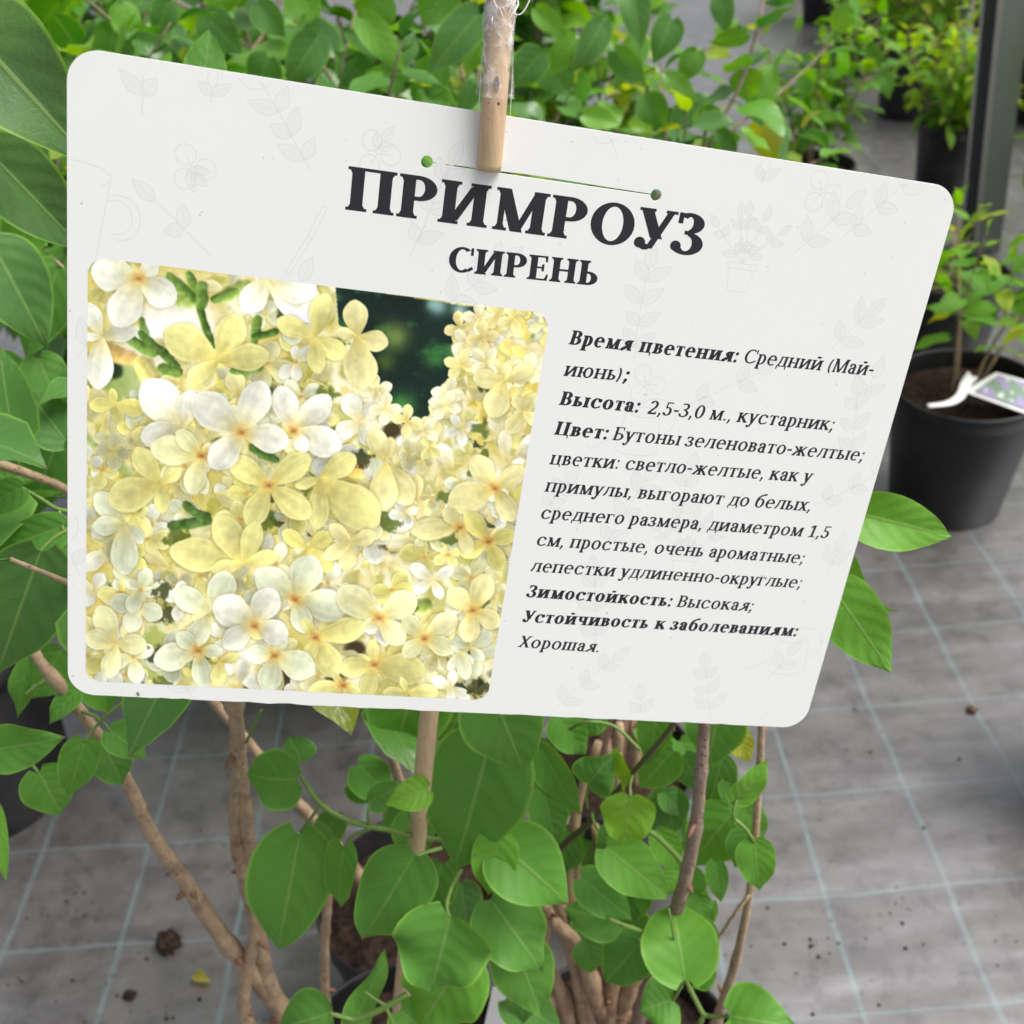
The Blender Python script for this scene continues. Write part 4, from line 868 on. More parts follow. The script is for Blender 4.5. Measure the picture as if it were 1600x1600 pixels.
for k in range(80):
    i = rn_.randrange(0, 18); j = min(len(top) - 1, i + rn_.randrange(1, 6)); th0 = rn_.uniform(0, 6.28); th1 = th0 + rn_.uniform(-1.6, 1.6); P = []
    ax = (Vector(top[20]) - Vector(top[0])).normalized(); vw = (Vector((0, 0, CAMZ)) - Vector(top[8])).normalized(); a = (vw - ax * vw.dot(ax)).normalized(); bb = ax.cross(a)
    for u in (0, .33, .66, 1):
        p = Vector(top[i]).lerp(Vector(top[j]), u); th = th0 + (th1 - th0) * u; P.append(p + (a * math.cos(th) + bb * math.sin(th)) * rS * rn_.uniform(1.16, 1.34))
    tube(mb, P, [.00004, rn_.uniform(.00009, .00022), rn_.uniform(.00007, .0002), .00004], 5, 3)
# loose corner of the film at the top right and along the left edge
P = [card_off(x, y, rS + .001) for x, y in ((800, 25), (812, 22), (822, 5), (826, -12))]; tube(mb, P, [.0001, .0002, .0002, .0001], 5, 4)
for x in (747, 796):
    P = [card_off(x + dx_, y, rS) for dx_, y in ((3, 90), (1, 130), (-1, 165), (-2, 190))]; tube(mb, P, [.00004, .00010, .0001, .00004], 5, 4)
mb.build('film_crease', M_strand, wr_ if False else stk)

# ------------------------------------------------------------------ front lilacs in their pots
def pot_at(px, py, zr, r, h, label, **k):
    p = on_z(px, py, zr); return make_pot(p.x, p.y, h, r, label, ground_z=zr - h, **k) + (p,)
potA, soil_z, pA = pot_at(625, 1672, .25, .084, .25, 'black pot in front of the others, holding the bamboo stake')
potB, soil_zB, pB = pot_at(978, 1660, .25, .084, .25, 'front black pot crowded with pale tan branching stems')
lilA = thing('lilac_shrub', (pA.x, pA.y, soil_z - .01), 'lilac shrub with large heart-shaped leaves and thick bent tan stems around the bamboo stake', 'shrub')
lilB = thing('lilac_shrub', (pB.x, pB.y, soil_zB - .01), 'lilac shrub with a pale clump of many stems and small leaves below the sign text', 'shrub')
lil = lilA
def stemv(pts, wpx, m=M_bark, knots=6, seed=0, seg=10, name='stem'):
    P, R = px_tube(pts, wpx); mb = MB(); tube(mb, P, R, seg, 6, knots=knots, seed=seed, rough=.10)
    if name == 'stem':                      # buds and stubs of old side twigs
        rn = random.Random(seed + 500); q = catmull([tuple(p) for p in P], 6); rq = np.interp(np.linspace(0, 1, len(q)), np.linspace(0, 1, len(R)), R)
        for k in range(knots):
            i = rn.randrange(1, len(q) - 2); d = Vector(q[i + 1] - q[i]).normalized(); a = Matrix.Rotation(rn.uniform(0, 6.28), 3, d) @ d.orthogonal().normalized(); c = Vector(q[i]); r = rq[i]
            ln_ = r * rn.choice((1.7, 1.9, 2.2, 3.4)); e = (a + d * rn.uniform(.2, .9)).normalized()
            tube(mb, [c + e * r * .4, c + e * (r + ln_ * .2), c + e * (r * .6 + ln_ * .55), c + e * (r * .5 + ln_ * .8)], [r * .55, r * .42, r * .34, r * .12], 7, 3, mi=1)
    return mb.build(name, [m, M_bud], lil)
stemv([(20, 960, .50), (60, 1030, .51), (125, 1110, .53), (195, 1215, .56), (238, 1305, .59), (295, 1385, .62), (348, 1465, .66), (405, 1530, .70), (465, 1610, .74), (520, 1690, .77)], [15, 17, 19, 21, 22, 24, 27, 30, 34, 36], knots=9, seed=1)
stemv([(345, 1000, .50), (366, 1100, .53), (373, 1180, .56), (384, 1290, .60), (393, 1380, .64), (405, 1470, .68), (425, 1550, .71), (480, 1640, .76)], [22, 24, 25, 24, 24, 25, 28, 32], knots=8, seed=2)
stemv([(372, 1175, .555), (366, 1280, .592), (381, 1375, .63), (399, 1450, .66), (384, 1525, .685), (388, 1600, .71), (450, 1700, .77)], [14, 19, 20, 20, 21, 22, 22], knots=7, seed=3)
stemv([(517, 1340, .64), (513, 1400, .66), (507, 1480, .69), (509, 1560, .73), (520, 1650, .78)], [12, 13, 14, 15, 16], M_bark, 4, 4)
lil = lilB
stemv([(1100, 1000, .46), (1103, 1080, .475), (1100, 1140, .49), (1094, 1220, .51), (1084, 1310, .54), (1062, 1405, .58), (1035, 1490, .64), (1000, 1580, .71), (985, 1680, .78)], [17, 18, 19, 20, 21, 23, 23, 22, 22], M_bark_d, 7, 5)
stemv([(1183, 1000, .50), (1190, 1120, .52), (1184, 1250, .55), (1172, 1390, .59), (1150, 1500, .64), (1122, 1590, .69), (1090, 1700, .77)], [9, 11, 12, 13, 14, 17, 18], M_bark, 8, 6)
stemv([(1172, 1395, .59), (1140, 1440, .60), (1120, 1470, .61)], [7, 6, 4], M_bark, 2, 7)
stemv([(1110, 1040, .50), (1050, 1135, .52), (985, 1212, .55), (925, 1282, .59), (870, 1335, .63), (845, 1420, .69), (850, 1560, .76)], [8, 9, 9, 10, 11, 12, 13], M_twig_b, 6, 8)
# pale multi-stemmed clump
cl = [[(905, 1660, .78), (880, 1560, .74), (850, 1490, .71), (868, 1420, .69)], [(920, 1660, .78), (905, 1540, .73), (880, 1440, .69), (872, 1380, .67)], [(935, 1660, .78), (928, 1560, .745), (922, 1480, .71), (905, 1400, .68), (900, 1300, .65)], [(945, 1660, .78), (955, 1560, .745), (945, 1490, .715), (940, 1400, .68), (930, 1290, .64)],
      [(950, 1660, .78), (980, 1560, .74), (1010, 1500, .71), (1050, 1445, .69)], [(940, 1660, .78), (965, 1600, .76), (1000, 1580, .75), (1045, 1540, .74)], [(915, 1650, .78), (890, 1590, .755), (860, 1560, .74), (838, 1570, .74)], [(930, 1640, .77), (910, 1500, .715), (890, 1370, .67), (905, 1250, .635), (935, 1160, .61)],
      [(948, 1640, .77), (960, 1480, .71), (948, 1360, .665), (962, 1240, .63), (968, 1130, .60)], [(940, 1590, .75), (905, 1480, .69), (870, 1445, .67), (850, 1410, .66)]]
for i, c_ in enumerate(cl): stemv(c_, [24, 21, 18, 15, 13][:len(c_)], M_bark_pale, 5, 20 + i)
# green shoots and leaf stalks
tw = [([(470, 1213, .50), (500, 1255, .505), (540, 1280, .505), (577, 1291, .505), (615, 1298, .51), (655, 1308, .525), (690, 1312, .53)], [7, 9, 9, 10, 9, 9, 8]), ([(500, 1258, .505), (485, 1280, .52), (470, 1300, .54)], [6, 5, 5]), ([(577, 1291, .505), (575, 1272, .50), (577, 1252, .50)], [6, 5, 4]), ([(577, 1295, .505), (550, 1308, .51), (538, 1325, .52)], [6, 5, 5]),
      ([(690, 1325, .51), (665, 1332, .505), (645, 1342, .50)], [7, 6, 5]), ([(515, 1583, .545), (540, 1590, .545), (560, 1592, .545), (605, 1572, .54), (635, 1553, .54)], [6, 7, 9, 10, 9]), ([(603, 1572, .54), (585, 1560, .54), (570, 1550, .54)], [6, 5, 5]), ([(603, 1574, .54), (612, 1595, .54), (618, 1620, .54)], [6, 5, 5]), ([(703, 1436, .51), (698, 1415, .515), (706, 1385, .525), (720, 1360, .54)], [5, 6, 7, 7]),
      ([(1045, 1420, .56), (1060, 1500, .585), (1070, 1528, .59), (1088, 1565, .60), (1100, 1585, .605), (1118, 1588, .60), (1140, 1588, .595)], [3, 5, 7, 8, 8, 6, 5]), ([(1070, 1528, .59), (1062, 1545, .595), (1052, 1562, .60)], [6, 5, 5]), ([(1100, 1585, .605), (1092, 1605, .61), (1085, 1640, .63)], [8, 8, 8]), ([(1010, 1296, .56), (1030, 1310, .565), (1055, 1335, .57), (1068, 1352, .575)], [6, 8, 9, 8]),
      ([(985, 1245, .535), (985, 1225, .54), (990, 1205, .55)], [5, 4, 4]), ([(925, 1270, .56), (928, 1285, .555), (935, 1298, .55)], [4, 4, 4]), ([(921, 1223, .555), (916, 1245, .56), (918, 1262, .57)], [5, 4, 4]), ([(1178, 1315, .55), (1165, 1295, .545), (1148, 1280, .545)], [6, 6, 6]), ([(1152, 1250, .54), (1146, 1265, .54), (1146, 1280, .545)], [4, 4, 5]), ([(950, 1435, .58), (975, 1445, .58), (1003, 1455, .585)], [7, 6, 6]),
      ([(995, 1474, .59), (1010, 1470, .59), (1020, 1466, .59)], [4, 4, 4]), ([(1000, 1172, .55), (960, 1135, .55), (915, 1128, .55), (890, 1140, .56)], [6, 5, 5, 5]), ([(62, 862, .42), (85, 840, .43), (108, 828, .44), (140, 815, .46)], [6, 6, 6, 6]), ([(34, 762, .46), (65, 780, .465), (92, 796, .47), (130, 800, .48)], [5, 6, 7, 7]), ([(92, 796, .47), (100, 830, .47), (125, 870, .47)], [6, 6, 6]),
      ([(132, 1160, .50), (150, 1135, .50), (170, 1115, .495), (200, 1092, .49)], [4, 5, 6, 6]), ([(158, 1128, .50), (150, 1120, .51), (128, 1112, .53)], [5, 5, 6]), ([(172, 1142, .50), (165, 1132, .50), (158, 1128, .50)], [4, 4, 4]), ([(60, 1207, .52), (48, 1193, .52), (38, 1183, .52)], [5, 6, 5]), ([(40, 1085, .53), (60, 1070, .53), (85, 1062, .53), (105, 1090, .53)], [6, 7, 8, 8]), ([(408, 1110, .51), (398, 1130, .525), (385, 1160, .55)], [6, 6, 5])]
for i, (p_, w__) in enumerate(tw):
    lil = lilB if p_[0][0] > 900 else lilA; stemv(p_, w__, M_twig, 2, 50 + i, 8, 'shoot')
folA = MB(); folB = MB(); hr_ = random.Random(21)
def hl(*a, **k):
    a = list(a); a[6] += hr_.uniform(-.12, .2) if a[6] < .7 and a[0] > 130 else 0; hero(folB if a[0] > 822 and a[1] > 900 or a[0] > 1100 else folA, *a, nt_=32, ns=14, rn=hr_, quilt=hr_.uniform(.0015, .0065), **k)
# below the card, left and middle
hl(766, 1156, 711, 1356, 166, .50, .36, .03, droop=.07, fold=.10)
hl(765, 1075, 819, 1206, 135, .475, .33, .02)
hl(655, 1045, 612, 1186, 140, .53, .38, .02, fold=.2)
hl(730, 1090, 690, 1170, 90, .55, .35, .01)
hl(668, 1234, 602, 1257, 54, .485, .88, -.005, fold=.35)
hl(577, 1252, 630, 1222, 44, .50, .28, .01, roll=30)
hl(640, 1260, 600, 1300, 60, .60, .15, .02)
hl(647, 1336, 567, 1468, 116, .495, .42, .03, fold=.08, wave=.09)
hl(468, 1302, 434, 1484, 131, .54, .42, .03, droop=.09)
hl(537, 1322, 533, 1418, 52, .53, .40, .02, roll=35, wave=.1)
hl(466, 1216, 386, 1206, 92, .50, .34, .01, roll=-25, droop=.16)
hl(470, 1190, 450, 1150, 60, .515, .30, .0, roll=20)
hl(703, 1432, 672, 1552, 158, .50, .42, .015, wave=.10)
hl(722, 1500, 655, 1606, 135, .53, .44, .02, wave=.09)
hl(782, 1318, 889, 1413, 122, .52, .58, .0, droop=.1)
hl(765, 1405, 848, 1518, 116, .54, .40, .01, wave=.1)
hl(778, 1306, 762, 1398, 74, .515, .80, .01)
hl(800, 1470, 845, 1585, 100, .56, .34, .02)
hl(690, 1350, 660, 1450, 70, .57, .15, .02); hl(720, 1380, 730, 1450, 60, .60, .05, .02); hl(640, 1270, 660, 1340, 70, .56, .2, .02)
hl(516, 1583, 440, 1606, 92, .545, .42, .02, droop=.12)
hl(545, 1606, 602, 1482, 42, .55, .38, .03, roll=40, wave=.13)
hl(625, 1580, 700, 1640, 90, .55, .4, .02)
hl(830, 1500, 815, 1600, 60, .60, .2, .02); hl(790, 1560, 880, 1610, 70, .62, .15, .01); hl(812, 1580, 836, 1640, 55, .63, .2, .01)
hl(560, 1195, 612, 1250, 66, .62, .10, .02); hl(545, 1225, 600, 1238, 50, .63, .12, .02); hl(490, 1290, 505, 1345, 46, .63, .18, .03)
hl(525, 1270, 500, 1330, 50, .66, .16, .03); hl(590, 1080, 570, 1125, 36, .58, .3, .01)
# below the card, right
hl(985, 1243, 972, 1322, 86, .535, .95, .015, fold=.05, wave=.1)
hl(948, 1325, 1044, 1404, 84, .56, .46, .01, droop=.1)
hl(908, 1372, 988, 1438, 66, .58, .24, .01)
hl(965, 1440, 880, 1420, 74, .60, .16, .01); hl(1000, 1472, 945, 1536, 84, .605, .30, .01)
hl(1070, 1530, 1050, 1412, 118, .57, .50, .035, droop=.30, heart=.12)
hl(1078, 1528, 1108, 1470, 70, .60, .36, -.01)
hl(1052, 1562, 998, 1580, 84, .60, .40, .0, wave=.1); hl(1140, 1588, 1246, 1606, 112, .59, .58, -.01, droop=.1)
hl(1142, 1272, 1078, 1352, 92, .60, .30, .02); hl(1178, 1313, 1186, 1392, 62, .55, .60, .01); hl(1166, 1300, 1148, 1356, 50, .58, .34, .01)
hl(1150, 1250, 1199, 1186, 44, .54, .78, -.01, roll=35); hl(1160, 1258, 1192, 1316, 50, .58, .24, .02); hl(1125, 1100, 1105, 1196, 96, .57, .30, .02)
hl(1148, 1140, 1170, 1192, 42, .575, 1.4, .01); hl(1128, 1185, 1108, 1262, 62, .60, .20, .02); hl(918, 1224, 960, 1178, 74, .555, .26, -.01, droop=.15)
hl(845, 1170, 908, 1272, 54, .56, .24, .02, roll=25); hl(832, 1160, 850, 1232, 60, .60, .20, .02); hl(850, 1240, 868, 1322, 64, .60, .2, .02)
hl(1052, 1172, 1000, 1232, 66, .60, .22, .02); hl(1028, 1110, 1012, 1192, 56, .59, .25, .02); hl(968, 1176, 976, 1238, 28, .545, 1.05, .01, roll=40, wave=.2)
hl(1030, 1300, 1062, 1364, 48, .60, .5, .01); hl(1118, 1347, 1126, 1410, 36, .585, .4, .01); hl(1042, 1235, 1052, 1302, 66, .63, .08, .02)
hl(1010, 1245, 1020, 1300, 50, .64, .1, .02); hl(1060, 1360, 1036, 1400, 40, .60, .5, .0); hl(1090, 1400, 1100, 1440, 40, .60, .45, .0); hl(870, 1120, 915, 1180, 60, .58, .3, .02); hl(935, 1110, 905, 1150, 50, .60, .2, .01)
hl(960, 1290, 950, 1350, 50, .63, .1, .02); hl(890, 1300, 870, 1370, 56, .64, .12, .02); hl(915, 1470, 925, 1520, 50, .64, .2, .02)
hl(1135, 1220, 1150, 1260, 36, .60, .18, .01); hl(1085, 1440, 1120, 1500, 50, .61, .3, .01)
for k in range(26):                      # inner leaves of the crown, in the shade
    x = hr_.uniform(820, 1150); y = hr_.uniform(1120, 1440); a = hr_.uniform(.3, 2.8); l = hr_.uniform(45, 75); hl(x, y, x + l * math.cos(a), y + l * math.sin(a), l * .8, hr_.uniform(.62, .68), hr_.uniform(.0, .3), .02, roll=hr_.uniform(-30, 30))
# beside the card, right
hl(1330, 800, 1487, 838, 88, .455, .55, .01, fold=.35, droop=.09); hl(1325, 862, 1410, 958, 34, .47, .52, .02, bend=-.16, roll=35); hl(1300, 918, 1394, 1052, 100, .435, .60, .01, fold=.06)
# beside the card, left
hl(-70, 20, 150, 262, 178, .375, -.5, .02, fold=.28, droop=.10, heart=.04); hl(-20, 235, 135, 395, 118, .42, -.5, .03, fold=.3, droop=.1); hl(-10, 385, 75, 545, 116, .55, -.35, .02); hl(102, 688, 38, 606, 78, .50, -.1, .01, droop=.1); hl(-15, 728, 66, 752, 40, .50, .5, .01, fold=.3)
hl(34, 762, -40, 800, 54, .455, .36, .0, fold=.25); hl(100, 822, -10, 862, 64, .47, .34, .0, fold=.25); hl(62, 864, -6, 1056, 134, .41, -.15, .02, fold=.2, droop=.08); hl(105, 640, 45, 815, 100, .53, .15, .02); hl(45, 1035, 28, 1122, 34, .53, .46, .01, roll=30, wave=.15)
hl(96, 1015, 50, 1092, 76, .56, .44, .01); hl(-14, 1172, 102, 1152, 76, .50, .40, .0, roll=15); hl(60, 1206, 96, 1274, 80, .52, .46, .01); hl(133, 1157, 106, 1245, 60, .50, .46, .01); hl(172, 1141, 229, 1186, 54, .50, .50, .005); hl(158, 1158, 192, 1226, 70, .53, .36, .02)
hl(122, 1078, 76, 1132, 36, .52, .40, .0, roll=30); hl(150, 1040, 168, 1114, 80, .54, .45, .01); hl(235, 1040, 238, 1108, 76, .54, .32, .01); hl(-8, 1262, 10, 1380, 26, .48, .7, .01); hl(60, 560, 100, 660, 70, .58, .3, .01); hl(10, 640, 70, 690, 50, .60, .4, .01); hl(60, 300, 20, 420, 80, .60, .6, .02); hl(90, 420, 40, 560, 90, .60, .35, .02); hl(110, 900, 60, 990, 70, .55, .1, .02); hl(-5, 560, 60, 640, 60, .62, .3, .02)
folA.build('foliage', M_leaf, lilA); folB.build('foliage', M_leaf, lilB)

# ------------------------------------------------------------------ neighbouring pots and shrubs
def crown_xy(px, py, d): p = at(px, py, d); return p.x, p.y, p.z
LG = 'lilac shrubs standing in black pots'
# two pots close behind the front ones
potC, zc, pC = pot_at(640, 1392, .215, .082, .215, 'black pot of bare brown soil behind the large heart-shaped leaves')
grow_shrub('lilac_shrub', pC.x, pC.y, zc - .012, .62, 3, .05, 'leafy lilac shrub standing directly behind the sign, its stems beside the stake', 'shrub', 38, spread=.10, group=LG, hue=(.05, .5), bare=.72, bark=M_bark, side=.1)
potD, zd, pD = pot_at(965, 1185, .21, .075, .21, 'black pot half hidden below the right part of the sign text')
grow_shrub('lilac_shrub', pD.x, pD.y, zd - .012, .60, 5, .05, 'lilac shrub rising behind the headline, right of the stake', 'shrub', 32, spread=.14, group=LG, hue=(.15, .8), bare=.7, bark=M_bark_pale, side=.1)
# left pot
potL, zl, pL = pot_at(-130, 1010, .24, .125, .24, 'black pot at the left edge beneath the drooping leaves')
grow_shrub('lilac_shrub', pL.x, pL.y, zl - .012, .50, 5, .062, 'lilac shrub at the left edge beside the sign', 'shrub', 33, spread=.22, group=LG, hue=(-.4, .4), bare=.45, bark=M_twig_b, r0=.003, side=.2, lean=(-.12, .1))
# the bank of lilacs along the top, behind the sign; leaves that can be told apart are set one by one
EX = {0: [(262, 2, 243, 60, 44, .98, .10), (322, 25, 378, 84, 62, .98, .10), (345, -25, 342, 30, 56, 1.0, .8), (190, 8, 207, 78, 46, 1.02, .8), (215, 62, 288, 102, 36, .98, .05), (330, 60, 300, 120, 60, 1.0, .75), (300, 80, 340, 140, 70, 1.03, .4), (180, 40, 160, 110, 60, 1.05, .4)],
      1: [(497, 58, 448, 134, 62, .93, .05), (565, 28, 638, 118, 48, .92, .8), (632, 130, 568, 112, 40, .94, .6), (402, 8, 446, 58, 48, .95, .1), (545, 52, 590, 92, 22, .94, .05), (460, -15, 500, 40, 60, .98, .7), (600, -10, 560, 40, 70, .98, .65), (420, 90, 400, 150, 56, .98, .3), (540, 90, 600, 160, 60, .99, .15)],
      2: [(748, 22, 668, 118, 64, .88, .05), (742, 58, 730, 118, 36, .90, .8), (690, 100, 640, 150, 56, .95, .4), (700, -20, 660, 40, 80, .95, .5), (845, 82, 800, 138, 56, .95, .0), (740, 130, 715, 185, 34, .93, .05), (650, 140, 720, 175, 50, .96, .6)],
      3: [(838, 14, 888, 62, 34, 1.0, .8), (942, 34, 893, 114, 46, 1.0, .05), (985, -25, 1002, 78, 52, 1.0, .05), (900, 60, 850, 120, 44, 1.02, .8), (960, 80, 1010, 130, 44, 1.04, .2), (840, 90, 890, 150, 56, 1.05, .2), (910, 180, 970, 195, 34, 1.02, .85), (1000, 60, 960, 140, 46, 1.05, .6)],
      4: [(1125, -8, 1136, 54, 38, 1.25, .0), (1165, 110, 1170, 160, 52, 1.2, .85), (1168, 52, 1108, 66, 30, 1.25, .75), (1172, 155, 1192, 200, 26, 1.22, .3), (1104, 172, 1136, 208, 30, 1.2, .75), (1120, 205, 1152, 240, 28, 1.2, .35), (1050, 30, 1020, 100, 50, 1.2, .2), (1090, 80, 1060, 130, 40, 1.22, .7), (1040, 120, 1090, 160, 34, 1.2, .85), (1095, 170, 1115, 206, 42, 1.2, .9), (1010, 150, 1040, 200, 50, 1.2, .3)]}
def extra_for(i):
    rn2 = random.Random(60 + i)
    def f(fol):
        for (bx, by, tx, ty, wd, d, h) in EX[i]: hero(fol, bx, by, tx, ty, wd, d, h, .02, rn2.uniform(-15, 15), nt_=12, ns=8, rn=rn2, droop=rn2.uniform(.02, .14), fold=rn2.uniform(.05, .3))
    return f
bank = [(255, 60, 1.0, 'lilac shrub with grey-green leaves above the top left corner of the sign', 41, .62), (480, 70, .96, 'dense lilac shrub with large leaves left of the taped stake top', 42, .62), (690, 70, .93, 'tall lilac shrub immediately left of and behind the taped stake top', 43, .62), (905, 80, 1.04, 'lilac shrub just right of the taped stake top', 44, .60), (1060, 110, 1.22, 'loose lilac shrub at the right end of the bank behind the sign', 45, .56)]
for i, (px, py, d, lab, seed, hh) in enumerate(bank):
    x, y, z = crown_xy(px, py, d)
    x0_, y0_ = x, y + (.03, -.03, .09, .03, .03)[i]
    t_, zs = make_pot(x0_, y0_, .22, .07, ['black pot under the lilac behind the top left corner of the sign', 'black pot hidden behind the flower photo of the sign', 'black pot hidden behind the printed headline', 'black pot hidden behind the middle of the sign', 'black pot behind the right half of the sign'][i])
    grow_shrub('lilac_shrub', x0_, y0_, zs - .012, hh, (7, 7, 7, 3, 2)[i], (.066, .066, .066, .06, .052)[i], lab, 'shrub', seed, spread=.26, group=LG, hue=(-.45, .95), bare=.30, step=.04, side=.5 if i < 4 else .15, extra=extra_for(i), res=(7, 4))
for i, (px, py, d, lab) in enumerate([(40, 60, 1.35, 'blurred lilac shrub behind the leaf at the top left edge'), (150, 30, 1.7, 'lilac shrub far back at the top left, between the front ones'), (370, 10, 1.5, 'lilac shrub in the second row, above the left part of the sign'), (590, 10, 1.6, 'lilac shrub in the second row, above the flower photo'), (790, 20, 1.6, 'lilac shrub in the second row, behind the taped stake top')]):
    x, y, z = crown_xy(px, py, d)
    t_, zs = make_pot(x, y, .22, .09, 'black pot under the ' + lab.replace('lilac shrub', 'lilac').replace('blurred ', ''))
    grow_shrub('lilac_shrub', x, y, zs - .012, .66, 6, .07, lab, 'shrub', 70 + i, spread=.30, group=LG, hue=(-.2, 1.0), bare=.2, step=.045, res=(6, 4))
# right: the small shrub in the pot beside the sign
potK, zk, pK = pot_at(1512, 598, .21, .108, .21, 'black pot of brown soil with a white plant tag, right of the sign')
M_young = M_leaf2
tK = grow_shrub('young_shrub', pK.x + .005, pK.y + .02, zk - .012, .29, 4, .05, 'small shrub with yellow-edged leaves in the pot right of the sign', 'shrub', 81, spread=.42, hue=(.5, 1.05), bare=.40, step=.04, lw=.55, mat_leaf=M_young, bark=M_bark, res=(8, 5), r0=.003, side=.35, group='young shrubs in black pots')
# middle distance on the right
mid = [(1265, 255, .21, .10, .36, 6, .05, 'leafy shrub in the pot just above the top right edge of the sign', 'black pot just above the top right edge of the sign', (.3, .9), .62, M_leaf2, .32),
       (1492, 188, .20, .085, .28, 11, .055, 'pale bushy shrub in the pot left of the metal post', 'black pot of reddish soil left of the metal post', (.8, 1.08), .42, M_leaf2, .12),
       (1428, 72, .2, .10, .34, 9, .055, 'bright green shrub behind the pale bushy one', 'wide black pot behind the pale bushy shrub', (.7, 1.1), .5, M_leaf2, .15),
       (1490, 425, .17, .10, .10, 3, .03, 'tiny sprouting shrub behind the small yellow-edged one', 'black pot at the foot of the metal post', (.4, .8), .5, M_leaf2, .3),
       (1345, 15, .2, .10, .34, 7, .055, 'light green shrub at the top edge beyond the aisle', 'black pot at the top edge beyond the aisle', (.5, .95), .5, M_leaf2, .2),
       (1720, 300, .2, .10, .42, 7, .05, 'blurred shrub at the right edge beyond the metal post', 'black pot at the right edge beyond the metal post', (.4, .9), .5, M_leaf2, .1),
       (1812, 1030, .20, .085, .12, 2, .05, 'shrub outside the right edge, only its pot in view', 'black pot cut by the right edge of the picture, low down', (.3, .7), .6, M_leaf, .4)]
for i, (px, py, zr, r, hh, nst, lf, lab, plab, hue, lw, mm, bare) in enumerate(mid):
    t_, zs, p = pot_at(px, py, zr, r, zr, plab)
    grow_shrub('young_shrub', p.x, p.y, zs - .012, hh, nst, lf, lab, 'shrub', 90 + i, spread=.5 if i else .42, hue=hue, bare=bare, step=.036, lw=lw, mat_leaf=mm, bark=M_bark, res=(6, 4), r0=.0035, group='young shrubs in black pots')
far = [(1290, 0, 4.3), (1400, 0, 3.9), (1480, 15, 4.2), (1570, 30, 3.6), (1650, 80, 3.0), (1640, 10, 4.6), (1230, -30, 5.3), (1340, -30, 5.2), (1450, -40, 5.4), (1000, -45, 6.0), (880, -45, 6.0)]
nm = ['first', 'second']
fl_lab = ['bright bush at the top edge above the aisle', 'bright bush at the top edge, left of the metal post', 'lime bush against the left side of the post top', 'bush behind the top of the metal post', 'bush at the top right corner beside the post', 'far bush in the top right corner', 'far bush at the top end of the aisle', 'far bush beyond the aisle, half out of the top', 'far bush beyond the lime one, half out of the top', 'far bush beyond the right end of the lilac bank', 'far bush beyond the lilacs right of the stake']
for i, (px, py, d) in enumerate(far):
    x, y, z = crown_xy(px, py, d)
    t_, zs = make_pot(x, y, .2, .11, 'black pot under the ' + fl_lab[i])
    grow_shrub('young_shrub', x, y, zs - .012, .42, 8, .065, fl_lab[i], 'shrub', 120 + i, spread=.55, hue=(.5, 1.0), bare=.12, step=.045, lw=.5, mat_leaf=M_leaf2, bark=M_bark, res=(4, 2), r0=.004, group='young shrubs in black pots')

# ------------------------------------------------------------------ metal post
b0 = on_z(1512, 392, 0.0); bt = at(1550, 0, 2.0)
M_steel = plain('painted_grey_steel', (.34, .37, .32), .42, .4, 25, (.40, .42, .37), bs=.0004)
M_steel_d = plain('dark_grey_steel', (.15, .155, .175), .5, .4, 25, (.19, .19, .21)); M_steel_l = plain('pale_grey_steel', (.62, .59, .55), .4, .3, 25)  # channel web darker, flanges paler than the face plate
post = thing('metal_post', (b0.x, b0.y, 0), 'grey folded steel post standing on the mat at the top right', 'post')
def sl(v0, v1): return v0 + (v1 - v0)
ax = (bt - b0).normalized(); 
vw = (Vector((0, 0, CAMZ)) - b0); rt = ax.cross(vw).normalized() * -1
if (rt.x < 0): rt = -rt
bk = ax.cross(rt).normalized()
if bk.dot(vw) > 0: bk = -bk
top_ = b0 + ax * 2.6; u0 = depth_z(1512, 392, 0) / F
def post_part(name, prof, m):
    mb = MB(); V = []
    for o in (b0 - ax * .0, top_): V += [o + rt * (a * u0) + bk * (b * u0) for a, b in prof]
    n = len(prof); mb.add(V, [(i, (i + 1) % n, n + (i + 1) % n, n + i) for i in range(n)] + [tuple(range(n))[::-1], tuple(range(n, 2 * n))]); return mb.build(name, m, post, smooth=False)
post_part('outer_flange', [(-13, 0), (-9, -3), (-9, 26), (-13, 26)], M_steel_l)
post_part('channel_web', [(-9, 26), (16, 26), (16, 29), (-9, 29)], M_steel_d)
post_part('inner_flange', [(7, -4), (14, -6), (14, 26), (7, 26)], M_steel_l)
post_part('face_plate', [(14, -4), (46, 0), (46, 5), (14, 2)], M_steel)

# ------------------------------------------------------------------ plant tags
M_tag = plain('white_tag_plastic', (.78, .78, .77), .35, .1)
M_tagp = mat_attr('tag_picture')
def sheet(mb, grid, th=.0006, cols=None):
    """grid[i][j] of points -> thin two-sided sheet"""
    ni, nj = len(grid), len(grid[0]); n = (grid[0][nj - 1] - grid[0][0]).cross(grid[ni - 1][0] - grid[0][0]).normalized() * th
    V = [p for r in grid for p in r]; V2 = [p - n for p in V]; k = nj
    Fc = [(i * k + j, i * k + j + 1, (i + 1) * k + j + 1, (i + 1) * k + j) for i in range(ni - 1) for j in range(nj - 1)]
    m = ni * nj; Fb = [tuple(m + q for q in f)[::-1] for f in Fc]
    ring = [j for j in range(nj)] + [i * k + nj - 1 for i in range(1, ni)] + [(ni - 1) * k + j for j in range(nj - 2, -1, -1)] + [i * k for i in range(ni - 2, 0, -1)]
    mb.add(V + V2, Fc + Fb + [(ring[(q + 1) % len(ring)], ring[q], ring[q] + m, ring[(q + 1) % len(ring)] + m) for q in range(len(ring))], cols)
dK = depth_z(1500, 610, .235)
tg = thing('plant_tag', at(1500, 620, dK), 'white-edged plant tag with purple flower picture and curled white strap, right of the sign', 'tag')
